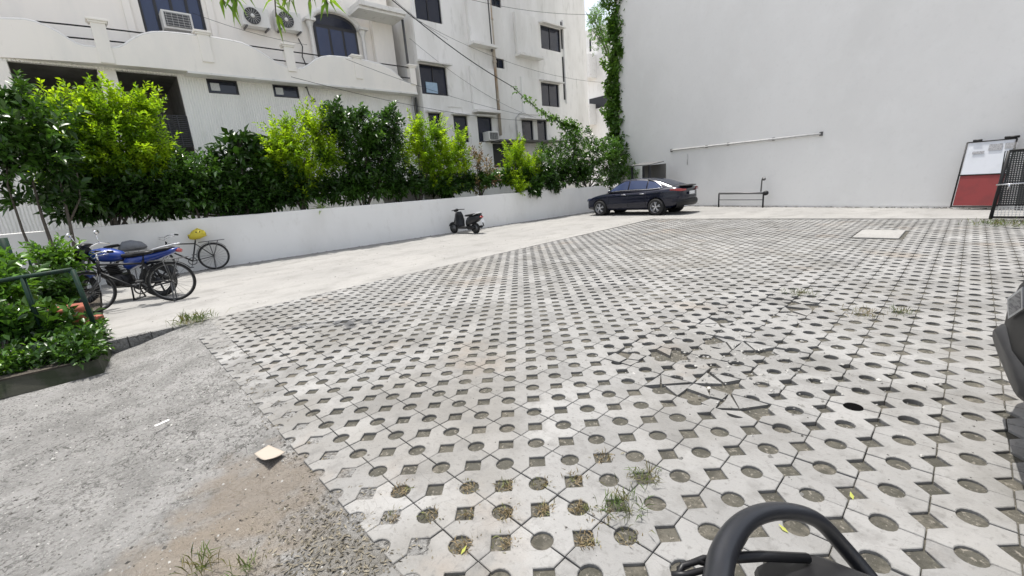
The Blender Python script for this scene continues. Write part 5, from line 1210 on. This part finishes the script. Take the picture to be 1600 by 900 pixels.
b = MB(); b.tube([Mi @ p for p in pp_], rr_, 16); b.build('grab_rail', graph_m, s2)
def near(px, py, d): return Mi @ (Vector(ray(px, py)*d)+Vector((0, 0, CAMH)))
b = MB(); b.tube([near(1135, 872, .66), near(1190, 869, .69), near(1262, 872, .72)], .008, 8); b.build('rail_crossbar', black_m, s2)
for k, cp in enumerate((((1055, 905, .62), (1066, 884, .63), (1090, 877, .64), (1112, 884, .645), (1132, 880, .65)), ((1060, 890, .63), (1080, 880, .64), (1100, 872, .645), (1122, 873, .65), (1138, 874, .65)), ((1050, 898, .62), (1072, 898, .62), (1095, 892, .63), (1118, 888, .64), (1130, 892, .64)))):
    b = MB(); b.tube([near(*q) for q in cp], .0045, 8); b.build('elastic_cord', black_m, s2)

# ---------------------------------------------------------------- litter, weeds, covers
p0 = G(1342, 372); p1 = G(1403, 372)
t = thing('manhole_cover', 'raised concrete inspection cover set in the paving', 'manhole cover', (-1.1, 10.65, 0)); b = MB(); b.b(-.33, .33, -.54, .54, -.05, .012); b.build('slab', strip_m, t, bevel=.01)
b = MB(); b.lathe([(0, 0), (.052, 0)], (0, 0, 0), 'z', 20); tag(b.build('open_drain_hole', hole_m, loc=(LX-A/2+6*A, LY+6*AY, -.0025)), 'black round drain hole in the paving at the right', 'drain hole')
t = thing('cardboard_sheet', 'square of pale cardboard lying on the bare earth patch', 'cardboard', G(420, 712)+Vector((0, 0, .002)))
c_ = [G(398, 712), G(420, 728), G(446, 708), G(420, 697)]; o0 = Vector(G(420, 712)); vs = []
b = MB(); n = 8
for i in range(n+1):
    for j in range(n+1):
        u, v = i/n, j/n; p = c_[0].lerp(c_[1], u).lerp(c_[3].lerp(c_[2], u), v)-o0; vs.append((p.x, p.y, .018*(1-v)**2*(u-.3)**2*4+.004))
b.add(vs, [(i*(n+1)+j, (i+1)*(n+1)+j, (i+1)*(n+1)+j+1, i*(n+1)+j+1) for i in range(n) for j in range(n)], True); o = b.build('sheet', card_m, t); md = o.modifiers.new('s', 'SOLIDIFY'); md.thickness = .003
t = thing('paper_scrap', 'small white strip of paper on the worn concrete', 'litter', G(252, 656)+Vector((0, 0, -.03))); b = MB(); b.box((0, 0, .006), (.018, .09, .003), .35); b.build('scrap', scrap_m, t)
def tuft(p, n, L_, m, name, label, group, spread=.04, up=(.5, 1.5), cat='weed'):
    t = thing(name, label, cat, p, 0, group); th_ = rng.uniform(0, 6.28, n); el = rng.uniform(up[0], up[1], n); o = rng.normal(size=(n, 3))*spread; o[:, 2] = 0
    leafmesh('blades', m, o, np.stack([np.cos(th_)*np.cos(el), np.sin(th_)*np.cos(el), np.sin(el)], 1), rng.uniform(.5, 1.1, n)*L_, .005 if L_ < .2 else .009, t, droop=.3); return t
cnt = {}; ordw = ['', 'first', 'second', 'third', 'fourth', 'fifth', 'sixth', 'seventh', 'eighth', 'ninth']
dw = 'dry weeds growing in the holes of the paving'
for (px, py, n_, L_) in ((630, 768, 60, .05), (735, 762, 40, .05), (790, 760, 70, .05), (845, 758, 40, .05), (900, 752, 50, .06), (615, 812, 50, .05), (673, 808, 40, .05), (733, 806, 40, .05), (792, 802, 80, .05), (852, 798, 80, .05), (910, 797, 90, .05), (950, 808, 60, .05), (725, 856, 60, .05), (790, 850, 50, .05), (918, 850, 90, .05), (945, 716, 40, .06), (985, 848, 40, .05)):
    row = 'top row' if py < 790 else ('middle row' if py < 830 else 'lowest row')
    cnt[row] = cnt.get(row, 0)+1
    tuft(G(px, py, -.012), n_, L_, dry_m, 'dry_weed', 'dry weed in the near paving, %s weedy hole from the left, %s' % (ordw[cnt[row]], row), dw, .026, (.2, 1.4))
tuft(G(975, 795), 120, .10, grass_m, 'grass_tuft', 'larger green and brown grass tuft in the paving left of the grab rail', 'green grass tufts in the paving', .05)
tuft(G(1010, 748), 80, .09, grass_m, 'grass_tuft', 'green grass tuft in a paving hole above the larger one', 'green grass tufts in the paving', .035)
tuft(G(315, 888), 60, .14, grass_m, 'grass_tuft', 'thin green weed sprouting at the bottom edge, left', 'green grass tufts in the paving', .03)
tuft(G(385, 888), 40, .10, grass_m, 'grass_tuft', 'small sprig of weed at the bottom edge, right of the taller one', 'green grass tufts in the paving', .03)
tuft(G(300, 505), 160, .28, grass_m, 'grass_tuft', 'spreading grass clump at the end of the kerb', 'green grass tufts in the paving', .12)
tuft(G(1250, 460), 90, .12, grass_m, 'grass_tuft', 'yellowish grass tuft further up the paving, leftmost of the far ones', 'green grass tufts in the paving', .08)
tuft(G(1352, 492), 90, .12, dry_m, 'grass_tuft', 'brown grass tuft in the paving beside a green one', 'green grass tufts in the paving', .08)
tuft(G(1409, 490), 60, .12, grass_m, 'grass_tuft', 'green grass tuft in the paving, right of the brown one', 'green grass tufts in the paving', .05)
tuft(G(1562, 352), 200, .22, grass_m, 'grass_tuft', 'grass clump at the foot of the steel gate', 'green grass tufts in the paving', .2)
for (px, py, a) in ((1333, 782, .4), (1232, 834, 1.2), (720, 868, .3)):
    b = MB(); b.add([(0, 0, .004), (.008, .02, .008), (0, .045, .012), (-.008, .02, .006)], [(0, 1, 2, 3)]); o = b.build('fallen_leaf', yleaf_m, loc=G(px, py)); o.rotation_euler = (0, 0, a)
    tag(o, {1333: 'yellow green fallen leaf in a square hole at lower right', 1232: 'tiny yellow fallen leaf just left of the grab rail', 720: 'tiny yellow fallen leaf in a round hole at the bottom'}[px], 'leaf', 'fallen leaves on the paving')

def pebbles(name, label, n, reg, sz, m):
    b = MB()
    for _ in range(n):
        x, y, z = reg(); r = random.uniform(*sz)*random.choice((.6, .8, 1, 1.4)); q = [Vector((random.gauss(0, 1), random.gauss(0, 1), random.gauss(0, .6))).normalized()*r for _ in range(2)]
        a = random.uniform(0, 6.28)
        vs = [(x+r*cos(a+k*1.57)*random.uniform(.6, 1.2), y+r*sin(a+k*1.57)*random.uniform(.6, 1.2), z-.001) for k in range(4)]+[(x+r*.3*cos(a), y+r*.3*sin(a), z+r*random.uniform(.4, .9))]
        b.add(vs, [(0, 1, 4), (1, 2, 4), (2, 3, 4), (3, 0, 4)])
    tag(b.build(name, m, normals=False), label, 'gravel', kind='stuff')
def rslab():
    while True:
        x = random.uniform(-6.3, -1.4); y = random.uniform(-1.6, .55)
        if n2(x, y, 1.7, 8) > -.15 or random.random() < .3: return x, y, slz(x, y)
def rbrk(): x = random.gauss(-1.08, .6); y = random.gauss(3.35, .6); return x, y, -.001
def rpav(): return random.uniform(-6.8, 1), random.uniform(.7, 9)**1.0, .0005
def rstr(): x = random.uniform(-12.6, -7.2); y = random.uniform(0, 15); return x, y, .001
grey_peb = mat('grey_pebble', (.26, .255, .24), .9, island=.6); dark_peb = mat('dark_grit', (.07, .066, .06), .95, island=.5)
pebbles('gravel', 'loose pale grit and pebbles over the worn slab', 2600, rslab, (.003, .009), grey_peb)
pebbles('gravel', 'loose dark grit over the worn slab', 2600, rslab, (.003, .010), dark_peb)
pebbles('gravel', 'crumbled bits around the broken paving', 420, rbrk, (.004, .014), grey_peb)
pebbles('gravel', 'dark specks scattered over the open paving', 1600, rpav, (.002, .006), dark_peb)
def rbase(): x = random.uniform(-8, .9); return x, bigy(x)-random.uniform(.0, .16)**1.0-.02, .001
pebbles('gravel', 'line of crumbled debris along the foot of the big grey wall', 700, rbase, (.008, .035), dark_peb)
def rkerb(): x = -13.2+random.random()**2*.25; y = random.uniform(0, 17); return wallx(y)+random.random()**2*.12, y, .001
pebbles('gravel', 'dirt and crumbs gathered along the foot of the low wall', 500, rkerb, (.006, .02), dark_peb)
pebbles('gravel', 'specks scattered over the concrete strip', 700, rstr, (.004, .012), dark_peb)

# dry leaf litter along the ragged end of the paving
n = 1500; cx = np.where(rng.uniform(size=n) < .55, rng.normal(-1.72, .22, n), rng.uniform(-5.5, -1.4, n)); far_ = cx < -2.3
cy = np.where(far_, .62+.05*np.maximum(0, -cx-4.2)+rng.normal(0, .05, n), .42+rng.normal(0, .16, n))
keep_ = (cy < .75) & (cx < -1.35); cx, cy = cx[keep_], cy[keep_]; n = len(cx)
P = np.stack([cx, cy, np.array([slz(a, b_)+.003 for a, b_ in zip(cx, cy)])], 1); th_ = rng.uniform(0, 6.28, n)
o = leafmesh('leaf_litter', mat('dry_litter', (.13, .115, .085), .9, island=.6), P, np.stack([np.cos(th_), np.sin(th_), rng.uniform(0, .35, n)], 1), rng.uniform(.012, .035, n), .008, None, droop=.1)
tag(o, 'dry leaf litter and debris along the ragged edge between worn slab and paving', 'leaf litter', kind='stuff')

# ---------------------------------------------------------------- overhead wires
def wire(a, c, sag, r, label):
    t = []
    for k in range(17): p = a.lerp(c, k/16); t.append(p+Vector((0, 0, -sag*4*(k/16)*(1-k/16))))
    b = MB(); b.tube([p-a for p in t], r, 4); o = b.build('overhead_wire', rail_m, loc=a); tag(o, label, 'wire', 'thin wires strung across the building fronts')
wire(VX(610, -6, -15.6), VX(700, 62, -16.1), .1, .006, 'thin wire crossing the top left window of the weathered building')
wire(VX(455, 120, -16.0), VX(868, 190, -16.1), .35, .009, 'wire running from the balcony down to the lower windows, upper one')
wire(VX(540, 92, -16.0), VX(830, 182, -16.1), .2, .007, 'wire from the last balcony post down across the weathered wall')
wire(VX(640, 60, -16.1), VX(860, 190, -16.1), .5, .006, 'slack wire sagging over the middle of the weathered wall')
wire(VX(640, 25, -16.1), V(975, 130, B0, BA)+bnrm*.3, .6, .006, 'long wire from the eave to the big grey wall')
wire(VX(700, -10, -16.0), V(975, 22, B0, BA)+bnrm*.3, .3, .008, 'wire crossing the gap near the top of the picture')
wire(VX(300, 20, -16.9), VX(480, 70, -16.1), .1, .006, 'thin wire passing the outdoor air conditioners')
